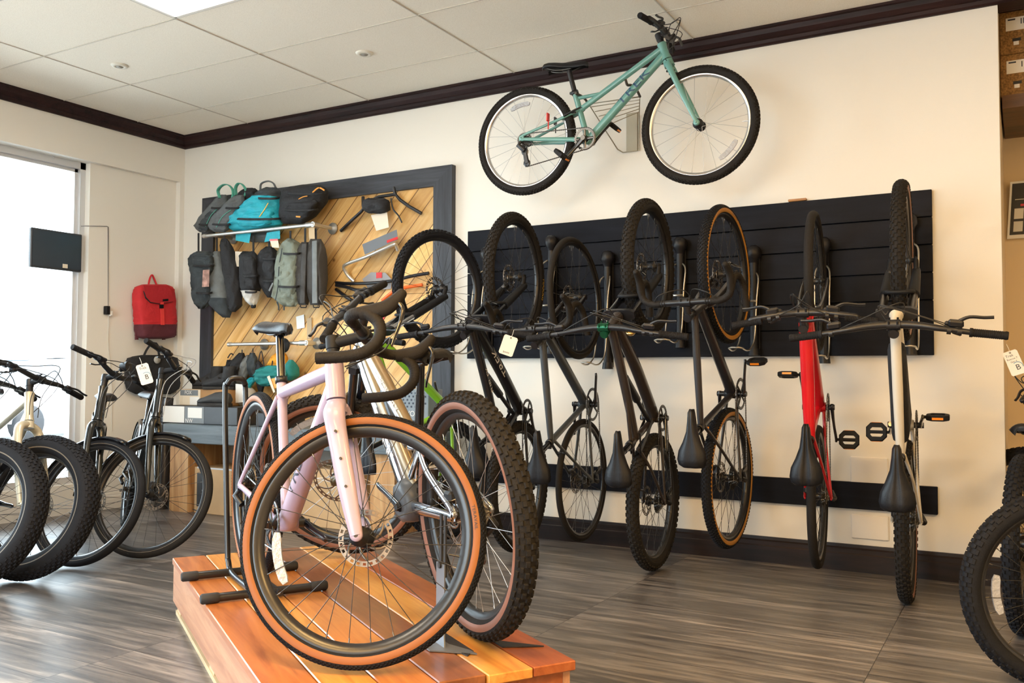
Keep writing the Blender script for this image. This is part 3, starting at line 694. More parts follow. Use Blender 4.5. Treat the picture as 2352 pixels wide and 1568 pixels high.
struct(mould('baseboard_left', (-.05, WY0), (-.05, -.045), (1, 0), [(o*.8, z*.8) for o, z in bp_], mat('baseboard_white', (.7, .67, .62), .6)))
# window
mb = MB(); xw = -.15
ys = [WY0, -2.72, -4.15, WY1]
for y in (WY0-.022, WY1+.022): mb.box((xw, y, (WZ0+WZ1)/2), (.09, .044, WZ1-WZ0)); mb.box((xw-.012, y-.034*(1 if y > -3 else -1), (WZ0+WZ1)/2), (.05, .026, WZ1-WZ0))
for y in ys[1:3]: mb.box((xw, y, (WZ0+WZ1)/2), (.09, .06, WZ1-WZ0))
for z in (WZ0+.025, WZ1-.025): mb.box((xw, (WY0+WY1)/2, z), (.09, WY0-WY1, .05))
mb.box((xw-.012, (WY0+WY1)/2, WZ1-.062), (.05, WY0-WY1, .024))
win = struct(mb.build('window_1', ALUM))
gm = bpy.data.materials.new('window_glass'); gm.use_nodes = True; nt = gm.node_tree; nt.nodes.clear()
o_ = nt.nodes.new('ShaderNodeOutputMaterial'); mx = nt.nodes.new('ShaderNodeMixShader'); tr = nt.nodes.new('ShaderNodeBsdfTransparent'); gl = nt.nodes.new('ShaderNodeBsdfGlossy'); fr = nt.nodes.new('ShaderNodeFresnel')
gl.inputs['Roughness'].default_value = .02; fr.inputs['IOR'].default_value = 1.35; tr.inputs['Color'].default_value = (.96, .98, .98, 1)
nt.links.new(fr.outputs[0], mx.inputs[0]); nt.links.new(tr.outputs[0], mx.inputs[1]); nt.links.new(gl.outputs[0], mx.inputs[2]); nt.links.new(mx.outputs[0], o_.inputs[0])
struct(boxo('window_pane', (xw-.004, WY1, WZ0), (xw+.002, WY0, WZ1), gm, win))
mb = MB()
for x in (1.42, 3.0, 4.68): mb.box((x, -7.25, 1.44), (.06, .09, 2.32))
for z in (.30, 2.58): mb.box((3.05, -7.25, z), (3.3, .09, .05))
w2 = struct(mb.build('window_2', ALUM)); struct(boxo('window_pane', (1.4, -7.253, .28), (4.7, -7.247, 2.6), gm, w2))
# small square access panels painted into the wall
PANM = mat('access_panel_paint', (.82, .785, .73), .7)
for z0, z1, lb in ((.455, .615, 'painted square wall plate just above the low black rail'), (.175, .305, 'painted square wall plate between low black rail and baseboard')):
    tag(boxo('wall_plate', (5.315, -.012, z0), (5.505, 0, z1), PANM, bev=.006), lb, 'wall plate', 'square wall plates')
# outside
PAVE = mat('pavement', (.50, .49, .47), .9, vary=.15)
struct(boxo('pavement', (-40, -30, -.2), (25, 25, -.12), PAVE))

# ------------------------------------------------------------------ black boards
BOARD = wood('board_black', [(.0025, .003, .006), (.005, .006, .011), (.008, .009, .016)], 0, rough=.5, scale=1.0, bump=.25, spec=.13)
root = empty('slat_board', T(2.865, 0, 1.155)); tag(root, 'wide black horizontal plank board behind the hanging bikes', 'wall board')
n = 6; h = (2.025-1.155)/n
for i in range(n):
    boxo('plank', (0, -.034, i*h+.0025), (2.87, -.008, (i+1)*h-.0025), BOARD, root, bev=.002)
boxo('backing', (.004, -.0085, .006), (2.866, -.002, 2.025-1.155-.006), BLKM, root)
tag(boxo('kick_rail', (2.80, -.03, .335), (5.742, 0, .478), BOARD, bev=.003), 'long low black plank rail behind the rear wheels', 'wall rail')
tag(boxo('wood_chip', (5.0, -.028, 2.026), (5.10, -.006, 2.040), wood('chip_wood', [(.25, .10, .03), (.5, .25, .08)], 0), bev=.003), 'small loose wood scrap on top edge of black plank board', 'wood scrap')

# ------------------------------------------------------------------ pine display panel
PINE = wood('pine_boards', [(.50, .235, .06), (.74, .44, .15), (.87, .61, .28)], 0, rough=.5, scale=.7, plank=(2.6, .135), gap=.007, knots=5.5, rot=(PI/2, 0, math.radians(47)), bump=.1)
GREYW = wood('frame_charcoal_stain', [(.014, .016, .022), (.034, .038, .050), (.056, .062, .078)], 0, rough=.55, scale=1.2, knots=3.2, rot=(PI/2, 0, 0))
GREYV = wood('frame_charcoal_stain_upright', [(.014, .016, .022), (.034, .038, .050), (.056, .062, .078)], 2, rough=.55, scale=1.2, knots=3.2)
X0, X1, Z0, Z1 = .270, 2.742, .62, 2.495
root = empty('display_board', T(X0, 0, Z0)); tag(root, 'charcoal framed pine panel of diagonal boards hung with bags', 'display panel')
W_, H_ = X1-X0, Z1-Z0
boxo('pine_backing', (.03, -.022, .03), (W_-.03, 0, H_-.03), PINE, root)
def board(poly, m): mb = MB(); mb.prism(poly, .046, basis((1, 0, 0), (0, 0, 1), (0, -1, 0), (0, -.023, 0))); return mb.build('frame_board', m, root)
fw_ = .135
board([(0, H_), (W_, H_), (W_-fw_-.02, H_-fw_), (fw_, H_-fw_)], GREYW); board([(0, 0), (0, H_), (fw_, H_-fw_), (fw_, 0)], GREYV); board([(W_, 0), (W_, H_), (W_-fw_-.02, H_-fw_), (W_-fw_-.02, 0)], GREYV)

# ------------------------------------------------------------------ lights
CL = mat('light_diffuser', (1, .96, .88), .5, emit=7.0)
root = empty('ceiling_light', T(2.65, -2.10, HC)); tag(root, 'bright square fluorescent panel set in the ceiling', 'ceiling light')
mb = MB()
for x, y, a, b in ((-.6, 0, .02, .61), (.6, 0, .02, .61), (0, -.3, 1.2, .02), (0, .3, 1.2, .02)): mb.box((x, y, -.004), (a, b, .008))
mb.build('light_frame', mat('light_trim', (.8, .78, .74), .5), root); boxo('diffuser', (-.59, -.29, -.003), (.59, .29, -.001), CL, root)
def area(x, y, z, sx, sy, power, col, rot=(0, 0, 0)):
    l = bpy.data.lights.new('ceiling_fill_lamp', 'AREA'); l.shape = 'RECTANGLE'; l.size = sx; l.size_y = sy; l.energy = power; l.color = col
    o = bpy.data.objects.new('ceiling_fill_lamp', l); COL.objects.link(o); o.location = (x, y, z); o.rotation_euler = rot; return o
WARM = (1, .60, .21)
for x, y, pw in ((2.65, -2.10, 6), (5.09, -2.10, 8), (7.53, -2.10, 14), (2.65, -4.6, 36), (5.09, -4.6, 62), (7.53, -4.6, 84), (5.09, -6.4, 60)): area(x, y, HC-.012, 1.15, .56, pw, (1, .84, .64) if x < 4 else WARM)  # first lamp backs the visible panel; the rest are unseen, added to brighten the room
for (x, y), lb in (((1.083, -1.438), 'small round recessed ceiling fitting nearest the window wall'), ((2.611, -.836), 'small round ceiling fitting near the back wall crown')):
    r = empty('ceiling_fitting', T(x, y, HC)); tag(r, lb, 'ceiling fitting', 'round ceiling fittings')
    mb = MB(); mb.lathe([(.012, -.001), (.024, -.006), (.028, -.012), (.046, -.010), (.055, -.002), (.055, 0)], ax=(0, 0, 1), n=28); mb.build('trim_ring', mat('fitting_white', (.75, .72, .64), .5), r)
    mb = MB(); mb.lathe([(.001, -.014), (.02, -.013), (.024, -.007)], ax=(0, 0, 1), n=20); mb.build('cap', mat('fitting_cap', (.30, .29, .26), .5), r)
wd = bpy.data.worlds.new('sky'); SC.world = wd; wd.use_nodes = True; nt = wd.node_tree
bg = nt.nodes['Background']; bg.inputs['Color'].default_value = (.76, .90, 1.0, 1); bg.inputs['Strength'].default_value = 7.2
pl = bpy.data.lights.new('window_portal', 'AREA'); pl.shape = 'RECTANGLE'; pl.size = WZ1-WZ0; pl.size_y = WY0-WY1; pl.cycles.is_portal = True
po_ = bpy.data.objects.new('window_portal', pl); COL.objects.link(po_); po_.location = (-.32, (WY0+WY1)/2, (WZ0+WZ1)/2); po_.rotation_euler = (0, -PI/2, 0)
sun = bpy.data.lights.new('sun', 'SUN'); sun.energy = 16; sun.angle = .02; sun.color = (1, .95, .88); so = bpy.data.objects.new('sun', sun); COL.objects.link(so); so.rotation_euler = (math.radians(-24), math.radians(42), 0); so.location = (0, 0, 8)
pl = bpy.data.lights.new('window_portal', 'AREA'); pl.shape = 'RECTANGLE'; pl.size = 3.3; pl.size_y = 2.32; pl.cycles.is_portal = True
po_ = bpy.data.objects.new('window_portal', pl); COL.objects.link(po_); po_.location = (3.05, -7.32, 1.44); po_.rotation_euler = (PI/2, 0, 0)
vs_ = SC.view_settings; vs_.view_transform = 'Standard'; vs_.look = 'None'; vs_.exposure = .70; vs_.gamma = 1; vs_.use_curve_mapping = False
# ------------------------------------------------------------------ the bikes
def spec(kind, **kw): s = dict(KIND[kind]); s.update(kw); return s
def paint(n, c, **k): return mat('paint_'+n, c, **{**dict(rough=.32, coat=.4), **k})
LAV = paint('lavender', (.385, .305, .42), rough=.38, coat=.25); CHROME = paint('chrome_silver', (.46, .48, .53), rough=.14, metal=1, coat=.2)
BRONZE = paint('bronze', (.24, .16, .07), rough=.35, metal=.55); TEAL = paint('teal', (.12, .30, .275), rough=.3); RED = paint('red', (.60, .008, .015), rough=.28)
CREAM = paint('cream', (.66, .62, .54), rough=.35); LIME = paint('lime', (.22, .52, .03), rough=.3); PBLK = paint('black', (.008, .008, .011), rough=.3)
PSMK = paint('smoke', (.018, .018, .023), rough=.35); PGRY = paint('graphite', (.045, .055, .068), rough=.4); PDRK = paint('night_brown', (.030, .024, .024), rough=.3)
CITYM = paint('metallic_black', (.03, .033, .035), rough=.18, metal=.5); FATP = paint('champagne', (.55, .52, .42), rough=.3, metal=.3)
BIKES = {}
# lavender gravel bike on the platform
sp = spec('gravel', R=.352, wb=1.068, sh=.715, ht=.120, stem=.10, bw=.439, cs=.434, SA=73.57, HA=71.885, tw=.044, dropbar=1, st=.50)
BIKES['lav'] = make_bike('gravel_bike', 'lavender drop bar gravel bike with tan sidewall tyres on the wooden platform', 'bicycle', pose_stand([3.5949, -2.6615, .2743, -.5369, .0223, .0269]), sp,
    dict(paint=LAV, style='diamond', fork='rigid', tread='gravel', side=TAN, steer=.9653, dt=(.031, .033), tt=(.022, .024), stay=.0095, ssd=.06, ttd=.045, bladew=(.016, .029), htr=.028, bosses=(.34, .54, .74), rdep=.030, ca=172, reflf=[205], rrad=.245, spinf=.0, armm=BLKG, teeth=40, bigcas=1, postm=BLKG, stemm=BLKM, bartilt=14))
# silver e-mountain bike
sp = spec('emtb', R=.3797, wb=1.268, sh=.554, ht=.120, cs=.455, SA=76.76, HA=65.06, st=.27, stem=.075, bw=.70)
BIKES['silver'] = make_bike('electric_mountain_bike', 'chrome and bronze electric mountain bike with brown sidewall tyres on the wooden platform', 'electric bicycle', pose_stand([4.6768, -2.7815, .2396, 2.5774, .0714, -.002]), sp,
    dict(paint=CHROME, style='fs', fork='susp', tread='mtb', side=TANP, tmat=RUBW, steer=.9183, dt=(.036, .044), tt=(.022, .026), stay=.014, panel=BRONZE, motor=mat('motor_grey', (.07, .08, .095), .4), forkm=mat('fork_bronze', (.10, .075, .04), .35, metal=.4), stanm=BLKG, rdep=.026, ca=200, reflf=[75], rrad=.27, bigcas=1, postm=BLKG, dropper=1, rr=.10, spokem=SPOKES, linkm=CHROME))
# teal kids bike on the wall hook
sp = spec('kids', R=.327, wb=1.0626, sh=.4937, ht=.0931, stem=.0396, bw=.5807, cs=.4063, SA=72.06, HA=68.75, st=.30)
BIKES['teal'] = make_bike('kids_bike', 'teal flat bar kids bike hung high on the wall', 'bicycle', pose_stand([3.5519, -.4768, 2.1237, .0251, -.01, .0387]), sp,
    dict(paint=TEAL, style='kids', fork='rigid', tread='trail', side=None, tmat=RUBW, steer=.0272, dt=(.022, .025), bladew=(.011, .016), rimm=SILRIM, rdep=.018, vbrake=1, rr=0, spokem=SPOKES, nsp=24, ca=228, ped=40, pedals=1, reflf=[-42], reflr=[120], rrad=.225, teeth=32, crank=.145, shift2=1, postm=BLK))
# hanging bikes
def hang(key, name, label, p, sp, o): BIKES[key] = make_bike(name, label, 'bicycle', pose_hang(p, sp), sp, dict(steer=p[6], **o), 'bikes hung by the front wheel on the wall')
hang('H1', 'mountain_bike', 'lime green mountain bike hung leftmost in the row, behind the silver e-bike', [2.9576, -.453, .9879, -.2206, .06, -.0022, .0094],
    spec('mtb', R=.3779, wb=1.2001, sh=.70, ht=.0939, stem=.0474, bw=.7729, HA=65.95, tw=.058), dict(paint=LIME, style='hardtail', fork='susp', forkm=BLKM, stanm=STEEL, tread='mtb', dt=(.026, .028), bigcas=1, ca=190))
hang('H2', 'mountain_bike', 'black full suspension mountain bike hung second from left, white lettered frame', [3.5685, -.5869, 1.0074, .0764, .0473, .0039, -.0075],
    spec('mtb', R=.3815, wb=1.217, sh=.64, ht=.1099, stem=.0462, bw=.7839, HA=66.0, tw=.060), dict(paint=PBLK, style='fs', fork='susp', forkm=BLKM, tread='mtb', dt=(.031, .034), tt=(.024, .024), kink=.03, bigcas=1, ca=195, dropper=1, tmat=RUBW))
hang('H3', 'road_bike', 'slate grey drop bar road bike hung third from left, thin slick tyres', [3.9357, -.5138, .9666, .0284, .0914, .0116, .054],
    spec('gravel', R=.3487, wb=1.0401, sh=.6994, ht=.1316, stem=.0843, bw=.4494, cs=.4324, SA=73.6, HA=71.66, tw=.034, dropbar=1), dict(paint=PGRY, style='diamond', fork='rigid', forkm=PBLK, tread='slick', tmat=RUBW, dt=(.026, .028), tt=(.019, .020), ca=5, teeth=46))
hang('H4', 'mountain_bike', 'dark full suspension mountain bike hung fourth from left, brass bell on bar', [4.4008, -.5916, .9991, .0297, .0583, .0053, -.0058],
    spec('mtb', R=.3664, wb=1.2589, sh=.5987, ht=.1289, stem=.0295, bw=.8031, cs=.4472, SA=75.9, HA=65.5, tw=.064, st=.40), dict(paint=PDRK, style='fs', fork='susp', forkm=BLKM, tread='mtb', tmat=RUBW, dt=(.029, .032), tt=(.023, .024), kink=.05, bigcas=1, ca=160, stemm=mat('stem_green', (.01, .10, .05), .25, metal=.6), dropper=1))
hang('H5', 'gravel_bike', 'dark drop bar gravel bike with yellow sidewall tyres hung fifth from left', [4.8018, -.5552, 1.0466, -.0342, .0299, .0034, .0229],
    spec('gravel', R=.3622, wb=1.0546, sh=.66, ht=.1405, stem=.0738, bw=.4398, cs=.4372, SA=74.1, HA=71.3, tw=.050, dropbar=1), dict(paint=PSMK, style='diamond', fork='rigid', forkm=PBLK, tread='trail', side=TANY, dt=(.026, .028), tt=(.018, .019), ca=8, pedals=1, ped=75, teeth=40, bigcas=1))
hang('H6', 'hybrid_bike', 'red flat bar hybrid bike hung sixth from left with black pedals', [5.2378, -.4896, .9841, .0971, .0138, .0037, .0111],
    spec('hybrid', R=.3547, wb=1.0725, sh=.65, ht=.1516, stem=.0728, bw=.605, cs=.4453, SA=73.5, HA=70.3, tw=.042), dict(paint=RED, style='diamond', fork='rigid', forkm=PBLK, tread='slick', tmat=RUBW, dt=(.030, .028), tt=(.030, .020), ca=195, pedals=1, ped=12, pedl=100, saddlem=saddle_mesh(.013), shift2=1))
hang('H7', 'mountain_bike', 'cream mountain bike hung rightmost in the row with a black frame bag', [5.6533, -.5899, .9807, .0642, .0389, -.0146, -.0041],
    spec('mtb', R=.3784, wb=1.2133, sh=.66, ht=.1185, stem=.0341, bw=.8037, cs=.4437, SA=75.5, HA=65.6, tw=.058), dict(paint=CREAM, style='hardtail', fork='susp', forkm=BLKM, stanm=STEELD, tread='mtb', side=TANP, tmat=RUBW, dt=(.027, .029), tt=(.021, .022), ca=72, pedals=1, ped=85, pedl=8, bigcas=1, saddlem=saddle_mesh(.006)))
# floor bikes by the window
sp = spec('city', R=.3624, ht=.235, stem=.0936, bw=.6517, HA=69.55)
BIKES['L1'] = make_bike('city_bike', 'glossy black city e-bike nearest the bench with a paper tag on its bar', 'electric bicycle', pose_front((1.747, -1.70, .35), -34, 8.5, sp), sp,
    dict(paint=CITYM, style='city', fork='rigid', tread='slick', side=STRIPE, tmat=RUBW, steer=math.radians(57), dt=(.034, .036), tt=(.022, .022), ttf=.8, bladew=(.016, .020), rr=.08, rdep=.018, fender=BLKG, ca=190, stemm=BLKM, cablem=CABLEW), 'bikes parked by the window')
sp = spec('city', R=.3555, ht=.20, stem=.0747, bw=.6486, HA=69.2)
BIKES['L2'] = make_bike('city_bike', 'dark city e-bike with black headlight parked between fat tyre bike and tagged bike', 'electric bicycle', pose_front((1.642, -2.029, .34), -38, 8, sp), sp,
    dict(paint=CITYM, style='city', fork='rigid', tread='slick', side=STRIPE, tmat=RUB, steer=math.radians(51), dt=(.034, .036), tt=(.022, .022), ttf=.9, bladew=(.016, .020), rdep=.018, fender=BLKG, ca=180), 'bikes parked by the window')
sp = spec('fat', R=.3729, ht=.1558, stem=.0635, bw=.7728)
BIKES['L3'] = make_bike('fat_tire_bike', 'champagne fat tyre bike parked third from the bench by the window', 'bicycle', pose_front((1.721, -2.375, .369), -14, 7.7, sp), sp,
    dict(paint=FATP, style='hardtail', fork='rigid', tread='fat', side=STRIPE, steer=math.radians(30), bladew=(.018, .022), dt=(.028, .030), rdep=.02, ca=180), 'bikes parked by the window')
BIKES['L4'] = make_bike('fat_tire_bike', 'dark fat tyre bike cut off by left edge of photo', 'bicycle', pose_front((1.66, -2.62, .369), -16, 7.7, sp), sp,
    dict(paint=PBLK, style='hardtail', fork='rigid', tread='fat', side=STRIPE, steer=math.radians(34), bladew=(.018, .022), dt=(.028, .030), rdep=.02, ca=180), 'bikes parked by the window')
# right edge
sp = spec('kids', R=.335, tw=.062, st=.30)
c = CAM+ray(2446, 1350)*2.98; hd = math.radians(24)
BIKES['R1'] = make_bike('kids_bike', 'dark mountain bike at right edge, only chunky wheel in view', 'bicycle', T(c.x, c.y, 0) @ Matrix.Rotation(hd, 4, 'Z'), sp,
    dict(paint=PDRK, style='hardtail', fork='susp', forkm=BLKM, tread='mtb', side=None, dt=(.024, .026), ca=180, reflr=[185], rrad=.22, spinr=0, steer=.1))
sp = spec('mtb', R=.365, tw=.06, sh=.53, bw=.46, stem=.03); c = CAM+ray(2349, 1200)*3.66
BIKES['R2'] = make_bike('mountain_bike', 'dark mountain bike facing into the recess behind the right edge bike', 'bicycle', T(c.x, c.y, 0) @ Matrix.Rotation(math.radians(83), 4, 'Z'), sp,
    dict(paint=PDRK, style='hardtail', fork='susp', forkm=BLKM, tread='mtb', ca=180, steer=1.25))
# ------------------------------------------------------------------ platform
AX, AY = V3((.842, -.539, 0)), V3((.539, .842, 0))
PM = basis(AX, AY, (0, 0, 1), (2.882, -2.444, 0)); PZ = .2380
tones = [[(.30, .085, .020), (.44, .145, .036), (.54, .20, .055)], [(.46, .16, .028), (.60, .26, .055), (.68, .34, .085)], [(.36, .11, .026), (.48, .175, .04), (.58, .24, .06)], [(.16, .05, .02), (.22, .078, .03), (.30, .11, .042)], [(.48, .17, .028), (.62, .28, .06), (.70, .36, .09)], [(.24, .055, .014), (.33, .088, .024), (.40, .12, .036)]]
WTS = [wood('stained_board_%d' % i, t, 0, rough=.34, scale=1.3, coat=.25, knots=2.3, bump=.05) for i, t in enumerate(tones)]
root = empty('display_platform', PM); tag(root, 'low wooden pallet platform of stained boards carrying two bikes', 'platform')
w = .84/6
for i in range(6):
    mb = MB(); L0 = 2.0+(.04, .02, .035, .005, .015, .012)[i]
    mb.box((L0/2, w*(i+.5), PZ-.014), (L0, w-.004, .028), bev=.003); mb.build('board', WTS[i], root)
FAS = wood('fascia_stain', [(.34, .14, .065), (.46, .22, .115), (.55, .30, .17)], 0, rough=.4, scale=1.2, knots=2)
boxo('fascia', (.012, .006, .055), (1.985, .028, PZ-.030), FAS, root); boxo('fascia', (.012, .812, .055), (1.985, .834, PZ-.030), FAS, root)
boxo('fascia', (1.960, .028, .055), (1.982, .812, PZ-.030), WTS[5], root); boxo('fascia', (.012, .028, .055), (.034, .812, PZ-.030), FAS, root)
PALW = wood('pallet_pine', [(.42, .30, .17), (.58, .44, .27), (.68, .54, .36)], 0, rough=.7, scale=1)
for y in (.02, .42, .76):
    for x in (.05, .90, 1.80): boxo('pallet_block', (x, y, .018), (x+.10, y+.06, PZ-.030), PALW, root)
    boxo('pallet_skid', (.03, y-.004, 0), (1.93, y+.064, .018), PALW, root)

# bike stands ---------------------------------------------------------
BLKT = mat('stand_black_tube', (.012, .012, .014), .28, spec=.6); CAPM = mat('rubber_cap', (.016, .016, .018), .65)
lb_, lm = BIKES['lav'][1], BIKES['lav'][0].matrix_world.copy()
wc = lm @ lb_['g']['ar']; hx = (lm.to_3x3() @ V3((1, 0, 0))); hx.z = 0; hx.normalize(); hy = V3((0, 0, 1)).cross(hx)
SM = basis(hx, hy, (0, 0, 1), (wc.x, wc.y, PZ)); root = empty('bike_stand', SM); tag(root, 'black tubular hoop stand holding the rear wheel of the lavender bike', 'bike stand')
R0 = .352
for k in (-1, 1):
    mb = MB(); z0 = .018; pts = [(.20, k*.042, z0), (.05, k*.042, z0), (-.20, k*.042, z0), (-.27, k*.042, .05), (-.30, k*.042, .14), (-.385, k*.042, .70), (-.375, k*.036, .765)]
    mb.tube(cr(pts, 7), .0115, 12); mb.build('hoop_tube', BLKT, root)
mb = MB(); mb.tube(cr([(-.375, -.036, .765), (-.367, -.024, .785), (-.365, 0, .79), (-.367, .024, .785), (-.375, .036, .765)], 5), .0115, 12); mb.build('hoop_top', BLKT, root)
for x in (-.235, .16):
    mb = MB(); mb.tube([(x, -.19, .0185), (x, .19, .0185)], .0155, 14); ft = mb.build('foot_bar', BLKT, root)
    for k in (-1, 1): mb = MB(); mb.tube([(x, k*.165, .0185), (x, k*.172, .0185), (x, k*.222, .0185), (x, k*.228, .0185)], [.0172, .0188, .0188, .014], 14); mb.build('end_cap', CAPM, ft)
# steel axle stand of the silver bike
sm_, sb = BIKES['silver'][0].matrix_world.copy(), BIKES['silver'][1]
wc = sm_ @ sb['g']['ar']; hx = sm_.to_3x3() @ V3((1, 0, 0)); hx.z = 0; hx.normalize(); hy = V3((0, 0, 1)).cross(hx)
root = empty('axle_stand', basis(hx, hy, (0, 0, 1), (wc.x, wc.y, PZ))); tag(root, 'grey folded steel stand under the rear axle of the chrome e-bike', 'bike stand')
PLT = mat('stand_plate_grey', (.20, .22, .25), .4, metal=.6); PLK = mat('stand_plate_black', (.02, .02, .022), .45)
za = sb['g']['ar'].z
for k in (1, -1):
    if k == -1: continue
    mb = MB(); mb.prism([(-.030, .02), (.030, .02), (.030, .24), (-.030, .24)], .004, basis((1, 0, 0), (0, .0, 1), (0, -1, 0), (0, .10, 0))); mb.build('post', PLT, root)
    mb = MB()
    for x in (-.022, .008): mb.prism([(x, .20), (x+.014, .20), (x+.014, za+.005), (x, za+.005)], .005, basis((1, 0, 0), (0, 0, 1), (0, -1, 0), (0, .093, 0)))
    mb.tube([(0, .084, .235), (0, .108, .235)], .010, 10); mb.build('fork_arm', PLK, root)
mb = MB(); mb.prism([(-.15, .05), (-.06, .16), (.06, .16), (.15, .05), (.11, .055), (.03, .085), (-.03, .085), (-.11, .055)], .004, T(0, 0, .004)); mb.prism([(-.06, 0), (.06, 0), (.032, .05), (-.032, .05)], .004, basis((1, 0, 0), (0, -.2, 1), (0, -1, -.2), (0, .112, .004))); mb.build('base_plate', PLT, root)
for w_ in ([(-.17, -.16), (-.05, -.052), (.05, -.052), (.20, -.17), (.14, -.052), (.12, -.047), (-.12, -.047)], [(-.12, .047), (.12, .047), (.15, .08), (.05, .10), (-.05, .10), (-.15, .08)]):
    mb = MB(); mb.prism(w_, .004, T(0, 0, .003)); mb.build('foot_plate', PLK, root)

# ------------------------------------------------------------------ swivel racks behind each hanging bike
RKM = mat('rack_plastic', (.006, .006, .009), .4, spec=.4); WIRE = mat('rack_wire', (.55, .52, .46), .3, metal=.9)
sides = {'H1': ('lime green bike', 1.86), 'H2': ('black second bike from left', 1.90), 'H3': ('slate grey road bike', 1.775), 'H4': ('bike with brass bell', 1.825), 'H5': ('yellow sidewall bike', 1.746), 'H6': ('red bike', 1.765), 'H7': ('cream bike', 1.86)}
for k, (wh, zd) in sides.items():
    M0, Bk = BIKES[k][0].matrix_world, BIKES[k][1]; F = M0 @ Bk['g']['af']; o = M0.to_3x3() @ V3((0, 0, 1)); o.z = 0; o.normalize()
    t = (-.075-F.y)/(-o.y); P = F-o*t; lat = V3((0, 0, 1)).cross(o)
    zb = F.z-Bk['R']; root = empty('bike_rack', basis(o, lat, (0, 0, 1), (P.x, P.y, zb-.05)))
    tag(root, 'black swivel wall rack with round cap holding the '+wh, 'bike rack', 'swivel wall racks')
    H_ = zd-(zb-.05); mb = MB()
    mb.lathe([(.002, H_+.042), (.022, H_+.038), (.037, H_+.024), (.043, H_), (.043, H_-.02), (.03, H_-.04), (.024, H_-.06)], ax=(0, 0, 1), n=24); mb.build('cap', RKM, root)
    mb = MB(); mb.tube([(0, 0, .02), (0, 0, H_-.05)], .024, 16); mb.tube([(0, 0, 0), (0, 0, .04)], [.034, .030], 16); mb.build('spine', RKM, root)
    mb = MB(); mb.box((-.035, 0, H_*.5), (.012, .05, H_-.02), bev=.003); mb.box((-.022, 0, H_-.10), (.03, .03, .03)); mb.box((-.022, 0, .06), (.03, .03, .03)); mb.build('wall_bracket', RKM, root)
    off = Bk['tw']/2+.016; mb = MB(); D_ = t-Bk['R']
    for s_ in (-1, 1):
        pts = cr([(.012, s_*.02, H_-.12), (.05, s_*off, H_-.16), (.085, s_*off, H_-.28), (.10, s_*off, .22), (.13, s_*off, .09), (.20, s_*off, .035), (.27, s_*off*.98, .022), (.335, s_*off*.9, .032)], 5); mb.tube(pts, .0048, 8)
    mb.tube([(.335, -off*.9, .032), (.35, -off*.5, .036), (.35, off*.5, .036), (.335, off*.9, .032)], .0048, 8); mb.box((.10, 0, .30), (.02, off*2, .012), bev=.003); mb.build('wire_arm', WIRE, root)

# steel wall hook of the teal bike
PLS = mat('hook_steel', (.42, .38, .30), .38, metal=.85)
root = empty('wall_hook', T(0, 0, 0)); a, b = onY(1440, 262, 0), onY(1466, 347, 0); root.location = (a.x, 0, b.z); tag(root, 'folding steel wall hook cradling the teal kids bike', 'bike hook')
W_, H_ = b.x-a.x, a.z-b.z
boxo('plate', (0, -.012, 0), (W_, 0, H_), PLS, root, bev=.002)
o_ = V3((a.x, 0, b.z)); hk = {'R': [onY(x, y, Y_)-o_ for x, y, Y_ in ((1470, 222, -.30), (1462, 206, -.38), (1450, 196, -.44), (1441, 195, -.50), (1437, 183, -.53))], 'L': [onY(x, y, Y_)-o_ for x, y, Y_ in ((1352, 239, -.32), (1344, 228, -.38), (1336, 221, -.44), (1328, 217, -.50), (1322, 214, -.53))]}
eL, eR = hk['L'][0], hk['R'][0]
mb = MB(); mb.tube([(0, -.016, 0), (-.02, -.016, 0), (-.05, -.03, .02), eL, eR, (W_+.012, -.016, H_*.9), (W_+.012, -.016, 0), (0, -.016, 0)], .004, 8)
for i in range(5): t = .2+.16*i; mb.tube([V3((-.03, -.03, .06)).lerp(eL, .45+.12*i), V3((W_+.012, -.016, H_*.9)).lerp(eR, t)], .0026, 6)
mb.build('wire_shelf', PLS, root)
for k in hk: mb = MB(); mb.tube(cr(hk[k], 5), .0075, 10); mb.build('hook_arm', mat('hook_coating', (.06, .05, .04), .6), root)

# ------------------------------------------------------------------ bench along the back wall
BCH = wood('bench_paint', [(.075, .10, .125), (.12, .155, .185), (.16, .195, .225)], 0, rough=.6, scale=1.2, bump=.2)
CRT = wood('crate_pine', [(.30, .15, .06), (.50, .28, .12), (.62, .40, .2)], 2, rough=.6, scale=1)
BX0, BX1, BZ = .40, 2.80, .668
root = empty('bench', T(BX0, -.05, 0)); tag(root, 'blue-grey painted timber bench along the wall under the pine panel', 'bench')
boxo('top', (0, -.45, BZ-.14), (BX1-BX0, -.0, BZ), BCH, root, bev=.006)
for x in (.03, .96, 1.98): boxo('leg', (x, -.40, 0), (x+.20, -.06, BZ-.14), CRT, root)
def carton(name, label, cat, lo, hi, m, group=None, rz=0, lid=None, bev=.004):
    c = [(lo[0]+hi[0])/2, (lo[1]+hi[1])/2, lo[2]]; d = [hi[i]-lo[i] for i in range(3)]
    r = empty(name, T(*c) @ Matrix.Rotation(rz, 4, 'Z')); tag(r, label, cat, group)
    mb = MB(); mb.box((0, 0, d[2]/2), d, bev=bev); mb.build('body', m, r); return r, d
CARD = mat('cardboard', (.52, .36, .20), .8, vary=.08, vscale=6); CARDD = mat('cardboard_brown', (.40, .22, .09), .8, vary=.1)
WHITE = mat('paper_white', (.80, .80, .78), .6); BOXK = mat('box_black', (.02, .022, .028), .45); BOXG = mat('box_grey', (.16, .18, .20), .5); INK = mat('ink', (.03, .04, .07), .6)
def face(r, x0, x1, z0, z1, y, m, name='label', t=.0012):
    return boxo(name, (x0, y-t, z0), (x1, y, z1), m, r)
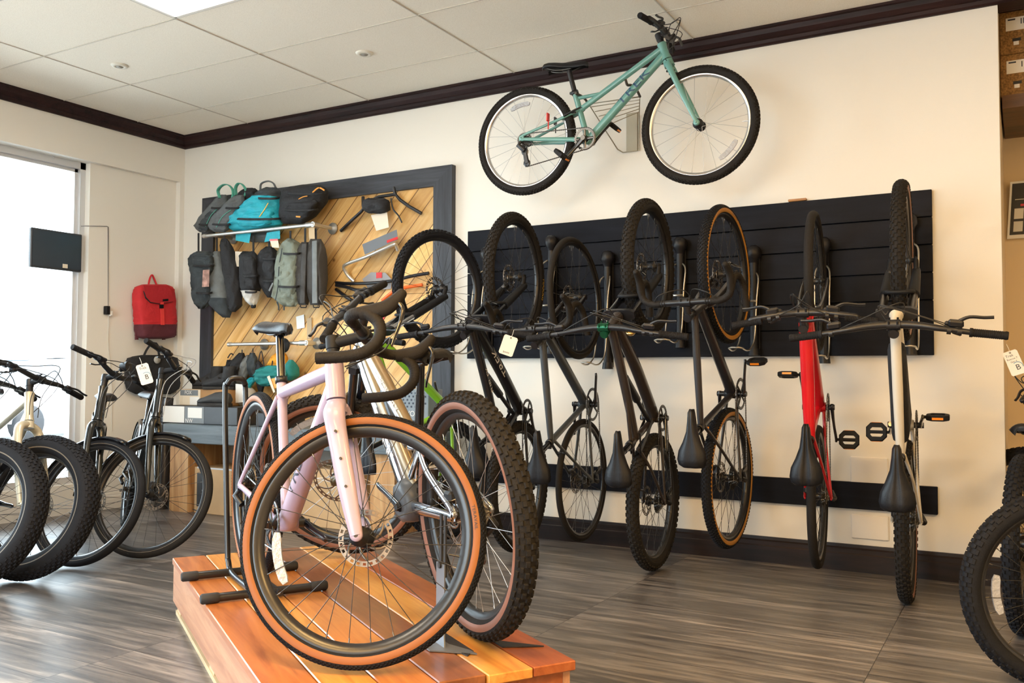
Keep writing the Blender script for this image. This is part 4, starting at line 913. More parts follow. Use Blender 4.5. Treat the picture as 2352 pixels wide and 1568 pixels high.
def flat_text(body, size, parent, x, z, y, m, name='lettering', rot=0, sx=1):
    c, s = math.cos(rot), math.sin(rot)
    return letter(body, size, lambda u, v: V3((x+u*c-v*s, y, z+u*s+v*c)), m, parent, name, sx, 0)
YF = -.44
a, b = onY(376, 940, YF), onY(466, 940, YF)
r, d = carton('shoe_box', 'long black shoe box with white end label lying on the bench', 'box', (a.x-.01, YF, BZ+.001), (a.x+.80, YF+.31, BZ+.135), BOXK)
x0 = -d[0]/2; face(r, x0+.004, x0+.245, .006, .130, -d[1]/2, WHITE); face(r, x0+.25, x0+.46, .004, .131, -d[1]/2, BOXG); face(r, x0+.285, x0+.44, .045, .122, -d[1]/2-.0013, WHITE); flat_text('NW', .045, r, x0+.30, .022, -d[1]/2-.003, WHITE)
B1 = BZ+.135
r, d = carton('shoe_box', 'brown and white shoe box on top of the black shoe box', 'box', (a.x+.04, YF+.115, B1+.001), (a.x+.56, YF+.30, B1+.125), CARDD)
x0 = -d[0]/2; face(r, x0+.002, x0+.235, .002, .122, -d[1]/2, mat('box_cream', (.72, .62, .48), .6)); face(r, x0+.12, x0+.225, .004, .065, -d[1]/2-.0013, WHITE); face(r, x0+.01, x0+.21, .075, .118, -d[1]/2-.0013, BOXG); flat_text('FOX', .04, r, x0+.10, .097, -d[1]/2-.003, WHITE)
B2 = B1+.126
FELT = mat('boot_black', (.018, .019, .022), .7, bump=.2, bscale=120); SHOE = mat('shoe_grey', (.045, .047, .05), .7, bump=.2, bscale=150); SOLE = mat('sole_rubber', (.025, .022, .02), .8)
def shoe(name, label, M, upper, boot, knob=False):
    r = empty(name, M); tag(r, label, 'boot' if boot else 'shoe', 'black winter boots' if boot else None)
    st = [(-.130, .022, .01, .05), (-.122, .030, .0, .07), (-.10, .036, .0, .078), (-.05, .038, .0, .082 if not boot else .12), (.0, .040, .0, .078 if not boot else .105), (.05, .044, 0, .060 if not boot else .078), (.09, .043, 0, .046 if not boot else .062), (.13, .034, .0, .036 if not boot else .052), (.150, .018, .0, .026 if not boot else .040)]
    mb = MB(); rings = []
    for x, hw, z0, z1 in st: rings.append([V3((x, hw*math.cos(q)*(1 if math.sin(q) < .3 else .78), .018+z0+(z1-z0)*(.5+.5*math.sin(q)))) for q in [2*PI*i/16 for i in range(16)]])
    mb.loft(rings)
    if boot:
        rings = []
        for z, x, rx, ry in ((.06, -.058, .066, .038), (.10, -.070, .054, .039), (.14, -.078, .050, .041), (.175, -.082, .054, .044), (.18, -.082, .048, .039), (.14, -.078, .042, .033)): rings.append([V3((x+rx*math.cos(q), ry*math.sin(q), z)) for q in [2*PI*i/16 for i in range(16)]])
        mb.loft(rings)
    mb.build('upper', upper, r)
    mb = MB(); rings = []
    for z, sc in ((0, .97), (.012, 1.02), (.022, 1.0)): rings.append([V3((x, y*sc, z)) for x, y in [(-.13, .02), (-.11, .038), (-.03, .036), (.05, .045), (.10, .042), (.14, .026), (.153, 0), (.14, -.026), (.10, -.042), (.05, -.045), (-.03, -.036), (-.11, -.038), (-.13, -.02)]])
    mb.loft(rings, sm=False); mb.build('sole', SOLE, r)
    if knob: mb = MB(); mb.tube([(.0, -.030, .07), (.0, -.048, .074)], .011, 14); mb.build('dial', BRASS, r)
    else:
        mb = MB(); mb.tube([(-.02, -.043, .085), (.01, 0, .10), (-.02, .043, .085)], [(.004, .013)]*3, 8); mb.build('strap', upper, r)
    return r
p1 = onY(420, 880, YF+.08); p2 = onY(455, 880, YF+.06)
shoe('winter_boot', 'black winter boot on the upper shoe box, left of the pair', T(p1.x+.10, YF+.245, B2) @ Matrix.Rotation(math.radians(188), 4, 'Z'), FELT, True)
shoe('winter_boot', 'black winter boot on the upper shoe box, right of the pair', T(p2.x+.13, YF+.16, B2) @ Matrix.Rotation(math.radians(194), 4, 'Z'), FELT, True)
p3 = onY(492, 930, YF+.06); shoe('cycling_shoe', 'dark grey cycling shoe with brass dial on the black shoe box', T(p3.x+.02, YF+.055, B1+.001) @ Matrix.Rotation(math.radians(186), 4, 'Z') @ Matrix.Scale(1.1, 4), SHOE, False, True)
p4 = onY(515, 880, YF+.25); mb = MB(); mb.sphere((0, 0, 0), (.10, .10, .085), 18); r = mb.build('shoe_bag', mat('cloth_white', (.70, .70, .70), .8, bump=.3, bscale=30), None, T(p4.x+.16, YF+.30, BZ+.21)); tag(r, 'pale rounded cloth bag behind the grey shoe', 'bag')
st_ = boxo('carton', (p4.x+.09, YF+.12, BZ+.001), (p4.x+.30, YF+.37, BZ+.124), BOXK); tag(st_, 'black carton behind the grey cycling shoe', 'box')
# under the bench
a = onY(472, 1120, -.33); r, d = carton('carton', 'cardboard carton with black printed panel under the bench', 'box', (a.x-.02, -.42, 0), (a.x+.62, -.08, .345), CARD); face(r, -d[0]/2+.03, -d[0]/2+.13, .05, .30, -d[1]/2, BOXK); flat_text('I', .10, r, -d[0]/2+.10, .14, -d[1]/2-.003, WHITE, rot=.2)
face(r, -d[0]/2+.03, d[0]/2-.08, .335, .347, -d[1]/2, mat('plastic_wrap', (.55, .60, .66), .25))
a = onY(640, 1120, -.34); r, d = carton('carton', 'wide plain cardboard carton under the bench behind the lavender bike', 'box', (a.x+.02, -.44, 0), (a.x+.80, -.08, .40), CARD)
mb = MB(); mb.tube(cr([(0, 0, 0), (.006, .01, .3), (-.01, .02, .62), (.01, .03, .86)], 4), [.055, .062, .056, .05], 12); r = mb.build('wrapped_roll', mat('wrapped_plastic_dark', (.03, .03, .035), .15, coat=.5, bump=.6, bscale=22), None, T(.30, -.42, 0)); tag(r, 'dark roll in shiny plastic wrap standing by the bench end', 'roll')
tag(boxo('post', (.345, -.36, 0), (.385, -.30, .60), mat('post_white', (.62, .60, .56), .6)), 'narrow white board leaning upright at the bench end', 'board')
r, d = carton('helmet_box', 'grey dotted protector box standing on the bench end', 'box', (2.60, -.43, BZ+.081), (2.83, -.27, BZ+.285), mat('box_bluegrey', (.22, .26, .30), .5))
for i in range(6):
    for j in range(5): face(r, -.09+i*.032+(j % 2)*.014, -.078+i*.032+(j % 2)*.014, .085+j*.022, .097+j*.022, -d[1]/2, INK, 'vent_dot')
flat_text('EVOC', .05, r, -.02, .045, -d[1]/2-.003, WHITE)
tag(boxo('flat_box', (2.50, -.44, BZ+.001), (2.79, -.23, BZ+.079), BOXK), 'flat black box under the grey dotted box', 'box')
tag(boxo('carton', (1.30, -.42, BZ), (1.62, -.25, BZ+.10), BOXK, bev=.004), 'low black box on the bench behind the lavender rear wheel', 'box')
# ------------------------------------------------------------------ soft goods
def cloth(n, c, **k): return mat('fabric_'+n, c, **{**dict(rough=.8, bump=1.0, bscale=20, vary=.14, vscale=14), **k})
CGR, CDK, CBK, CTQ = cloth('grey', (.115, .13, .14)), cloth('slate', (.042, .055, .065)), cloth('black', (.016, .017, .021)), cloth('turquoise', (.015, .40, .52), rough=.6)
CLG, CSG, CWH, CTL = cloth('light_grey', (.17, .19, .20)), cloth('sage', (.20, .235, .20)), cloth('white', (.62, .62, .60)), cloth('teal', (.015, .22, .22))
CYE, CMT, CGN = cloth('amber', (.80, .36, .03)), cloth('mint', (.10, .42, .33)), cloth('charcoal_brown', (.050, .048, .047))
KRAFT = mat('kraft_card', (.55, .42, .26), .7); ORNG = mat('orange_trim', (.85, .35, .05), .5); CREAMC = mat('card_cream', (.74, .66, .54), .6)

def bag_mesh(secs, Y, dep, m=0, n=20, seed=0, wr=.006, M0=None, ms=None, pw=.62, plane=onY):
    """soft lofted body; secs = (row, left, right) of its outline in the plane Y of the wall, dep = depth per section"""
    rnd = random.Random(seed); ph = [rnd.uniform(0, 6) for _ in range(6)]; rings = []; K = len(secs)
    pts = []
    for i, (y, a, b) in enumerate(secs):
        A, B_ = plane(a, y, Y), plane(b, y, Y); pts.append(((A+B_)/2, (B_-A)/2, dep[i] if isinstance(dep, list) else dep*(1-.55*abs(2*i/(K-1)-1)**3)))
    fine = []
    for i in range(K-1):
        for k in range(4):
            t = k/4; fine.append(tuple(pts[i][j]+(pts[i+1][j]-pts[i][j])*t for j in range(3)))
    fine.append(pts[-1])
    def sh(i): return .45 if i == 0 else (.8 if i == 1 else 1)
    for i, (c, h, d) in enumerate(fine):
        s_ = min(sh(i), sh(len(fine)-1-i)); nrm = h.normalized().cross(V3((0, 0, 1))); ring = []
        for k in range(n):
            q = 2*PI*k/n; cx, sy = math.cos(q), math.sin(q)
            cx = math.copysign(abs(cx)**pw, cx); sy = math.copysign(abs(sy)**pw, sy)
            w = wr*(math.sin(3*q+ph[0]+i*.7)+.8*math.sin(5*q+ph[1]-i*1.3)+.8*math.sin(i*1.9+ph[2])+.7*math.sin(9*q+ph[3]+i*2.3)+.6*math.sin(7*q-i*3.1+ph[4]))
            ring.append(c+h*cx*(s_*.5+.5)+nrm*((sy*d/2*s_)+w)+h.normalized()*w*.6)
        rings.append(ring)
    mb = MB(); mb.loft(rings, m, ms=ms); return mb, len(fine)
def bag(name, label, cat, secs, Y, dep, mats, group=None, seed=0, wr=.005, ms=None, plane=onY, pw=.62, pocket=None):
    n_ = 36
    mb, nf = bag_mesh(secs, Y, dep, 0, seed=seed, wr=wr, ms=ms, plane=plane, pw=pw, n=n_)
    vs = [V3(v) for v in mb.v]; zb = min(v.z for v in vs); c = sum(vs, V3())/len(vs); c.z = zb
    r = empty(name, T(c)); tag(r, label, cat, group); mb.v = [tuple(v-c) for v in vs]
    mb.build('body', mats, r)
    if pocket:
        # a stitched front pocket, its flap line and two side straps, all following the body
        K = len(secs); i0, i1 = pocket[:2]; sub = []
        for t in range(5):
            u = (i0+(i1-i0)*t/4)*(K-1); j = min(int(u), K-2); f = u-j; row = [secs[j][q]+(secs[j+1][q]-secs[j][q])*f for q in range(3)]; m_ = (row[1]+row[2])/2; h_ = (row[2]-row[1])/2*pocket[2]; sub.append((row[0], m_-h_, m_+h_))
        dd = dep if not isinstance(dep, list) else max(dep)
        pm, _ = bag_mesh(sub, Y-dd*.34 if plane is onY else Y+dd*.34, dd*.42, seed=seed+50, wr=wr*.6, n=24, pw=.5, plane=plane); pm.v = [tuple(V3(v)-c) for v in pm.v]; pm.build('front_pocket', mats[pocket[3] if len(pocket) > 3 else -1], r)
        if plane is onY:
            for fr_ in (.30, .68):
                u = fr_*(K-1); j = min(int(u), K-2); f = u-j; row = [secs[j][q]+(secs[j+1][q]-secs[j][q])*f for q in range(3)]; w_ = row[2]-row[1]
                P_ = [plane(row[1]+w_*a_, row[0]+b_, Y-dd*d_)-c for a_, b_, d_ in ((-.01, 0, .05), (.08, 1, .48), (.30, 2, .70), (.7, 2, .70), (.92, 1, .48), (1.01, 0, .05))]
                sm = MB(); sm.tube(cr(P_, 4), [(.008, .0025)]*21, 8, ref=(0, 0, 1)); sm.build('compression_strap', CBK, r)
    return r, c
def ribbon(name, pts, w, t, m, parent, c, ref=(1, 0, 0), n=5, sub=8):
    mb = MB(); mb.tube([p-c for p in cr(pts, n)], (w/2, t/2), sub, ref=ref) if False else mb.tube([p-c for p in cr(pts, n)], [(w/2, t/2)]*len(cr(pts, n)), sub, ref=ref); return mb.build(name, m, parent)
def quad_card(name, px, Y, m, parent=None, c=V3(), t=.0016, plane=onY):
    P = [plane(x, y, Y)-c for x, y in px]; d = (plane(px[0][0], px[0][1], Y+.01)-plane(px[0][0], px[0][1], Y)).normalized()
    nrm = (P[1]-P[0]).cross(P[2]-P[0]).normalized()*t; mb = MB(); n = len(P); V_ = P+[p+nrm for p in P]
    mb.add(V_, [list(range(n)), [n+i for i in range(n)][::-1]]+[[i, (i+1) % n, n+(i+1) % n, n+i] for i in range(n)]); return mb.build(name, m, parent)

PIPE = mat('pipe_galvanised', (.62, .62, .60), .35, metal=.75)
def rail(label, pxa, pxb, Y, flanges, loose=None):
    a, b = onY(*pxa, Y), onY(*pxb, Y); z = (a.z+b.z)/2; a.z = b.z = z
    r = empty('pipe_rail', T(a.x, 0, z)); tag(r, label, 'pipe rail', 'pipe rails on the pine panel'); L_ = b.x-a.x
    mb = MB(); mb.tube([(0, Y, 0), (L_, Y, 0)], .0135, 12); mb.tube([(L_-.06, Y, 0), (L_+.02, Y, 0)], .020, 12); mb.tube([(-.012, Y, 0), (.02, Y, 0)], .017, 12)
    mb.tube([(L_+.012, Y-.012, 0), (L_+.012, -.035, 0)], .0145, 12); mb.tube([(L_+.012, Y-.014, 0), (L_+.012, Y+.05, 0)], .020, 12); mb.build('pipe', PIPE, r)
    for x in [L_+.012]+flanges:
        mb = MB(); mb.lathe([(.004, -.024), (.018, -.024), (.020, -.031), (.044, -.031), (.044, -.040), (.022, -.044), (.018, -.055), (.004, -.055)], (x, 0, 0), (0, 1, 0), 24)
        if x < L_: mb.tube([(x, -.04, 0), (x, Y, 0)], .0145, 10)
        mb.build('pipe_flange', mat('flange_cast', (.36, .36, .34), .5, metal=.6), r)
    return a, L_
ra, rL = rail('upper galvanised pipe rail carrying backpacks on the pine panel', (470, 541), (718, 517), -.24, [.10])
rb, rbL = rail('lower galvanised pipe rail with small bags on the pine panel', (527, 790), (703, 788), -.14, [.27])
def peg(x, y, Y, n='peg_hook'):
    p = onY(x, y, Y); 
YU = -.20; GU, GL, GS = 'backpacks along the upper pipe rail', 'bags hanging under the upper pipe rail', 'small bags under the lower pipe rail'
# backpacks standing on the upper rail
r, c = bag('backpack', 'grey backpack with green strap loop, leftmost on the upper pipe rail', 'backpack', [(447, 507, 521), (470, 487, 519), (500, 463, 505), (520, 450, 488), (533, 456, 480)], YU+.035, .10, [CGR, CDK], GU, 1, pocket=(.35, .92, .70))
ribbon('strap_loop', [onY(x, y, YU) for x, y in ((505, 455), (501, 437), (512, 425), (525, 425), (535, 437), (534, 455), (521, 468))], .035, .008, CMT, r, c, ref=(0, 1, 0)); ribbon('zip', [onY(x, y, YU-.028) for x, y in ((500, 478), (484, 495), (472, 520))], .006, .004, CMT, r, c)
r, c = bag('backpack', 'grey backpack with mint strap, second from left on the upper pipe rail', 'backpack', [(448, 541, 562), (470, 520, 556), (500, 491, 540), (519, 482, 528), (533, 487, 520)], YU-.035, .10, [CGR], GU, 2, pocket=(.38, .92, .70))
ribbon('strap_loop', [onY(x, y, YU) for x, y in ((543, 452), (541, 432), (548, 421), (558, 425), (566, 440), (560, 455))], .035, .008, CMT, r, c, ref=(0, 1, 0)); ribbon('zip', [onY(x, y, YU-.098) for x, y in ((530, 482), (510, 498), (497, 522))], .006, .004, CMT, r, c)
r, c = bag('backpack', 'bright turquoise backpack with dark top on the upper pipe rail', 'backpack', [(431, 610, 640), (446, 596, 642), (456, 588, 641), (480, 556, 646), (500, 538, 646), (516, 527, 642), (531, 532, 575)], YU, .20, [CDK, CTQ], GU, 3, ms=lambda i, k: 0 if i < 7 else 1, wr=.008, pocket=(.50, .88, .62))
ribbon('handle', [onY(x, y, YU+.02) for x, y in ((598, 436), (600, 422), (615, 416), (628, 421), (634, 434))], .02, .012, CGR, r, c, ref=(0, 1, 0)); ribbon('zip', [onY(x, y, YU-.108) for x, y in ((616, 466), (608, 480), (595, 499))], .008, .005, DECALY, r, c)
mb, _ = bag_mesh([(432, 560, 590), (445, 552, 592), (462, 566, 586)], YU+.03, .1, seed=9); mb.v = [tuple(V3(v)-c) for v in mb.v]; mb.build('hip_belt', CBK, r)
mb, _ = bag_mesh([(531, 541, 643), (545, 545, 644), (556, 575, 625)], YU+.10, .05, seed=4); mb.v = [tuple(V3(v)-c) for v in mb.v]; mb.build('lower_pad', CLG, r)
quad_card('swing_tag', [(542, 534), (577, 530), (572, 558), (541, 552)], YU-.02, CTQ, r, c); quad_card('swing_tag', [(613, 534), (643, 529), (643, 548), (607, 556)], YU-.02, CTQ, r, c)
r, c = bag('backpack', 'black backpack with orange cord, rightmost on the upper pipe rail', 'backpack', [(424, 688, 742), (438, 655, 748), (462, 650, 746), (488, 649, 724), (514, 644, 702)], YU, .17, [CBK], GU, 5, pocket=(.45, .92, .70))
ribbon('orange_cord', [onY(x, y, YU-.095) for x, y in ((718, 442), (732, 431), (745, 437))], .012, .008, ORNG, r, c); ribbon('orange_piping', [onY(x, y, YU-.095) for x, y in ((686, 457), (696, 452), (706, 450))], .008, .005, ORNG, r, c); ribbon('orange_tab', [onY(x, y, YU-.09) for x, y in ((680, 497), (690, 498))], .012, .004, ORNG, r, c)
# hanging bags
YH = -.22
def hangbag(name, label, cat, secs, dep, mats, strap, seed, group=GL, Y=YH, **k):
    r, c = bag(name, label, cat, secs, Y, dep, mats, group, seed, **k)
    if strap: ribbon('strap', [onY(x, y, Y) for x, y in strap], .022, .006, CBK, r, c, ref=(1, 0, 0))
    return r, c
r, c = hangbag('pannier', 'dark slate rolled bag with picture tag, leftmost under the upper pipe rail', 'bag', [(577, 446, 489), (595, 438, 492), (622, 443, 491), (660, 447, 489), (688, 449, 486), (709, 455, 470)], .13, [CDK], [(456, 535), (456, 578)], 11, wr=.009, pocket=(.08, .42, .82))
quad_card('picture_tag', [(466, 620), (481, 619), (480, 658), (464, 659)], YH-.09, mat('tag_picture', (.42, .24, .20), .5, vary=.5, vscale=30), r, c)
hangbag('pannier', 'light grey roll top bag with dark base under the upper pipe rail', 'bag', [(577, 491, 509), (600, 486, 515), (640, 485, 523), (680, 485, 527), (700, 489, 527), (729, 510, 529)], .15, [CLG, CDK], [(498, 541), (498, 580)], 12, ms=lambda i, k: 1 if i > 12 else 0, Y=YH+.05)
hangbag('shoulder_bag', 'long black shoulder bag beside the light grey roll top bag', 'bag', [(548, 507, 523), (580, 511, 536), (620, 517, 546), (660, 524, 552), (700, 528, 550), (716, 531, 541)], .10, [CBK], [(515, 540), (515, 552)], 13, Y=YH-.02)
r, c = hangbag('saddle_bag', 'black saddle bag with white tip hanging under the upper pipe rail', 'bag', [(577, 552, 588), (600, 554, 592), (640, 557, 594), (662, 560, 592), (668, 561, 590), (684, 566, 588), (701, 573, 588)], .12, [CBK, CWH], [(582, 542), (582, 578)], 14, ms=lambda i, k: 1 if i > 15 else 0, pocket=(.08, .55, .66, 0))
mb = MB(); p = onY(582, 703, YH)-c; mb.box(p, (.04, .03, .03), bev=.008); mb.build('clip', BLKM, r); quad_card('paper_tag', [(540, 577), (556, 578), (553, 612), (541, 612)], YH-.02, CREAMC, r, c)
r, c = hangbag('saddle_bag', 'black saddle bag with grey stripe under red topped card tag', 'bag', [(566, 611, 626), (586, 598, 640), (620, 596, 640), (652, 603, 636), (683, 613, 631)], .12, [CBK], [(618, 540), (618, 568)], 15, pocket=(.15, .7, .6), Y=YH+.04)
quad_card('card_tag', [(619, 550), (638, 549), (641, 569), (625, 568)], YH-.06, CREAMC, r, c); quad_card('red_header', [(619, 549), (638, 548), (638, 552), (619, 553)], YH-.063, REDREF, r, c); ribbon('grey_stripe', [onY(x, y, YH-.07) for x, y in ((627, 650), (618, 668))], .018, .004, CLG, r, c)
r, c = hangbag('backpack', 'sage green slim pack hanging under the upper pipe rail', 'bag', [(548, 661, 673), (562, 653, 690), (600, 641, 692), (640, 638, 690), (682, 632, 686), (704, 650, 682)], .15, [CSG], [(667, 530), (667, 550)], 16, wr=.009, pocket=(.28, .80, .60))
for x in (640, 652): ribbon('buckle_strap', [onY(x-4, 692, YH-.02), onY(x, 703, YH-.03), onY(x, 712, YH-.02)], .014, .006, CDK, r, c)
ribbon('zip', [onY(x, y, YH-.08) for x, y in ((648, 570), (641, 610), (638, 660), (632, 690))], .008, .005, CDK, r, c)
def boxbag(label, secs, seed, col, stripe):
    r, c = hangbag('frame_bag', label, 'bag', secs, .11, [col], [((secs[0][1]+secs[0][2])/2, 524), ((secs[0][1]+secs[0][2])/2, secs[0][0]+2)], seed, wr=.003, pw=.4)
    mb = MB(); xm = (secs[-1][1]+secs[-1][2])/2; mb.tube([onY(xm-7, secs[-1][0]+1, YH)-c, onY(xm-6, secs[-1][0]+6, YH)-c, onY(xm+6, secs[-1][0]+6, YH)-c, onY(xm+7, secs[-1][0]+1, YH)-c], .004, 6); mb.build('pull_loop', BLKM, r)
    a = secs[0]; b = secs[-1]; xa = (a[1]*.6+a[2]*.4); xb = (b[1]*.6+b[2]*.4); ribbon('webbing', [onY(xa, a[0]+4, YH-.058), onY((xa+xb)/2, (a[0]+b[0])/2, YH-.060), onY(xb, b[0]-4, YH-.058)], .05, .006, stripe, r, c); return r, c
boxbag('brown-grey box shaped frame bag second from right under the upper rail', [(556, 691, 711), (590, 688, 711), (640, 685, 711), (700, 684, 710)], 17, CGN, CGN)
r, c = boxbag('black box shaped frame bag rightmost under the upper rail', [(549, 710, 741), (590, 712, 744), (640, 712, 745), (700, 709, 744)], 18, CGN, CLG)
quad_card('kraft_hang_card', [(709, 522), (722, 521), (723, 550), (710, 550)], YH-.01, KRAFT, r, c)
# little things under the lower rail
YL = -.14
def small(name, label, cat, secs, dep, m, seed, strap=None, Y=YL, wr=.005, **k):
    r, c = bag(name, label, cat, secs, Y, dep, m if isinstance(m, list) else [m], GS, seed, wr=wr, **k)
    if strap: ribbon('strap', [onY(x, y, Y) for x, y in strap], .012, .005, CBK, r, c)
    return r, c
small('pouch', 'flat black pouch leftmost under the lower pipe rail', 'pouch', [(826, 520, 533), (850, 520, 533), (872, 522, 534)], .03, CBK, 21, [(523, 822), (530, 812), (536, 815)])
small('shoulder_bag', 'black and grey-teal curved bag under the lower pipe rail', 'bag', [(810, 549, 561), (830, 535, 561), (850, 526, 556), (880, 524, 545), (897, 526, 542)], .08, [CBK, CDK], 22, [(556, 803), (556, 811)], ms=lambda i, k: 1 if 16 <= k <= 25 else 0)
small('pouch', 'light grey fabric pouch under the lower pipe rail', 'pouch', [(815, 567, 571), (835, 556, 573), (860, 548, 566), (882, 541, 560)], .06, CLG, 23)
small('pouch', 'dark grey webbing pouch under the lower pipe rail', 'pouch', [(810, 574, 586), (830, 570, 589), (850, 571, 590), (866, 574, 587)], .06, CDK, 24, [(581, 800), (581, 811)])
small('pouch', 'black strap pouch with yellow tabs under the lower pipe rail', 'pouch', [(829, 590, 597), (845, 589, 606), (870, 590, 607), (900, 592, 606)], .05, CBK, 25, [(592, 836), (600, 806), (607, 842)])
small('hip_pack', 'amber yellow pack hanging under the lower pipe rail', 'bag', [(807, 638, 652), (820, 628, 656), (836, 617, 656), (845, 616, 650)], .09, CYE, 26, [(634, 812), (637, 800), (642, 809)])
r, c = small('hip_pack', 'crumpled teal pack with card tag under the lower pipe rail', 'bag', [(839, 610, 648), (850, 592, 655), (862, 585, 660), (875, 590, 652), (887, 600, 620)], .10, CTL, 27, [(626, 828), (624, 842)], Y=-.20, wr=.009)
quad_card('card_tag', [(613, 865), (619, 862), (632, 900), (628, 902)], -.27, CREAMC, r, c); quad_card('orange_card', [(622, 870), (633, 867), (639, 888), (629, 893)], -.265, ORNG, r, c)
small('helmet', 'dark teal rounded helmet behind the lavender bike seatpost', 'helmet', [(826, 664, 672), (845, 660, 679), (862, 660, 680), (874, 662, 671)], .12, CTL, 28, wr=.001)
small('strap_pouch', 'turquoise strap with white buckle beside the stand hoop', 'pouch', [(866, 573, 582), (874, 567, 585), (890, 562, 574), (908, 561, 571)], .04, CTQ, 29)
for px, lb in (([(513, 901), (529, 900), (528, 945), (513, 944)], 'white price card hanging left of the stand hoop'), ([(541, 881), (559, 883), (559, 923), (541, 925)], 'white price card hanging inside the stand hoop')):
    q = quad_card('price_card', px, -.26, WHITE); tag(q, lb, 'price card', 'white cards under the lower rail')
mb = MB(); p = onY(652, 793, -.17); mb.lathe([(.002, -.006), (.055, -.004), (.055, .004), (.002, .006)], (0, 0, 0), (0, 1, 0), 24); o = mb.build('mirror_disc', BLKM, None, T(p)); tag(o, 'round black disc hanging on the lower pipe rail', 'disc')
tag(quad_card('kraft_card', [(705, 731), (716, 729), (716, 776), (705, 778)], -.03, KRAFT), 'narrow kraft card package beside the lavender bike handlebar', 'package')
tag(quad_card('blister_pack', [(680, 727), (698, 722), (700, 752), (682, 756)], -.03, mat('blister_plastic', (.75, .77, .78), .2)), 'pale blister package above the lower pipe rail', 'package')
# handlebars displayed on the pine
def wbar(name, label, pxs, Y, rad, m, group='handlebars on the pine panel'):
    P = [onY(x, y, Y+dy) for x, y, dy in pxs]; c = P[0]; r = empty(name, T(c)); tag(r, label, 'handlebar', group)
    mb = MB(); mb.tube([p-c for p in cr(P, 5)], rad, 12); mb.build('bar', m, r); return r, c
AL = mat('bar_silver', (.72, .70, .66), .3, metal=.7)
r, c = wbar('display_handlebar', 'black riser handlebar with lashed bag at the top of the pine panel', [(783, 530, .03), (808, 506, .0), (833, 482, -.02), (834, 470, -.03), (834, 452, -.02)], -.07, .012, BLK)
mb = MB(); mb.tube([p-c for p in (onY(834, 470, -.09), onY(870, 452, -.10), onY(908, 446, -.09), onY(919, 459, -.08), onY(940, 474, -.07), onY(968, 490, -.05))], .012, 12); mb.tube([onY(908, 446, -.09)-c, onY(904, 430, -.09)-c], .012, 12); mb.build('bar_half', BLK, r)
mb, _ = bag_mesh([(455, 840, 890), (464, 838, 892), (480, 837, 893), (490, 842, 882)], -.13, .10, seed=31, wr=.006); mb.v = [tuple(V3(v)-c) for v in mb.v]; mb.build('lashed_bag', CBK, r)
ribbon('brake_lever', [onY(x, y, -.11) for x, y in ((898, 455), (903, 480), (915, 495), (923, 511))], .012, .010, BLK, r, c)
tag(quad_card('instruction_card', [(852, 494), (889, 487), (893, 522), (864, 530)], -.11, CREAMC), 'cream instruction card under the lashed handlebar bag', 'card')
r, c = wbar('display_handlebar', 'silver swept handlebar in the middle of the pine panel', [(813, 646, .02), (799, 632, .0), (790, 615, -.03), (797, 606, -.05), (835, 592, -.05), (870, 577, -.06), (903, 562, -.06), (909, 562, -.05), (914, 575, -.02)], -.07, .0125, AL)
q = quad_card('header_card', [(832, 561), (911, 527), (914, 550), (838, 585)], -.135, mat('card_grey', (.13, .14, .16), .5), r, c); quad_card('card_stripe', [(888, 552), (913, 543), (914, 549), (889, 558)], -.138, REDREF, r, c)
r, c = wbar('display_handlebar', 'black flat handlebar on a grey and red card on the pine panel', [(772, 649, .0), (800, 651, -.02), (850, 650, -.03), (900, 645, -.03), (945, 634, -.02), (985, 627, .0)], -.06, .012, BLK)
quad_card('header_card', [(832, 641), (852, 625), (885, 626), (900, 642), (898, 663), (848, 667)], -.05, mat('card_grey_light', (.28, .28, .30), .5), r, c); quad_card('red_badge', [(864, 626), (877, 625), (877, 638), (864, 639)], -.054, REDREF, r, c)
wbar('display_handlebar', 'second black handlebar just below the flat one on the pine panel', [(772, 655, .0), (795, 659, -.02), (820, 666, -.03), (850, 664, -.02)], -.07, .012, BLK)
wbar('display_handlebar', 'orange handlebar seen through the leftmost hanging wheel', [(878, 690, .0), (905, 668, -.02), (925, 661, -.03), (970, 654, -.0)], -.05, .012, mat('bar_orange', (.85, .14, .02), .35))
wbar('display_handlebar', 'short black angled bar below the handlebars on the pine panel', [(772, 664, .0), (790, 678, -.02), (808, 690, -.0)], -.036, .013, BLK)
tag(quad_card('red_label', [(860, 730), (875, 722), (884, 726), (878, 741), (862, 744)], -.026, mat('label_red', (.75, .05, .06), .5)), 'small red label on the pine panel behind the drop bar', 'label')

# ------------------------------------------------------------------ window wall: bags, screen, wiring
RD, RDD, RDO = cloth('red', (.55, .020, .028), vary=.05), cloth('maroon', (.10, .018, .030), vary=.08), cloth('red_bright', (.78, .05, .045), vary=.05)
XB = -.05+.092
def pX(x, y, X): return onX(x, y, X)
r, c = bag('backpack', 'red flap backpack with maroon base hung on the window wall', 'backpack', [(653, 318, 388), (665, 311, 395), (700, 310, 398), (725, 313, 399), (738, 314, 399), (745, 314, 399), (770, 317, 397), (778, 321, 390)], XB, [.10, .12, .13, .14, .145, .145, .14, .11], [RD, RDD], None, 41, wr=.002, ms=lambda i, k: 1 if i >= 20 else 0, plane=onX, pw=.45)
XF = XB+.074
quad_card('front_flap', [(328, 655), (386, 656), (395, 675), (398, 692), (365, 697), (345, 693), (335, 682)], XF+.001, mat('fabric_red_flap', (.46, .016, .026), .8, bump=.4, bscale=40), r, c, t=-.006, plane=onX)
quad_card('flap_edge', [(330, 668), (338, 683), (349, 691), (366, 694), (397, 690), (397, 693), (366, 698), (346, 695), (335, 685)], XF+.003, CBK, r, c, t=-.007, plane=onX)
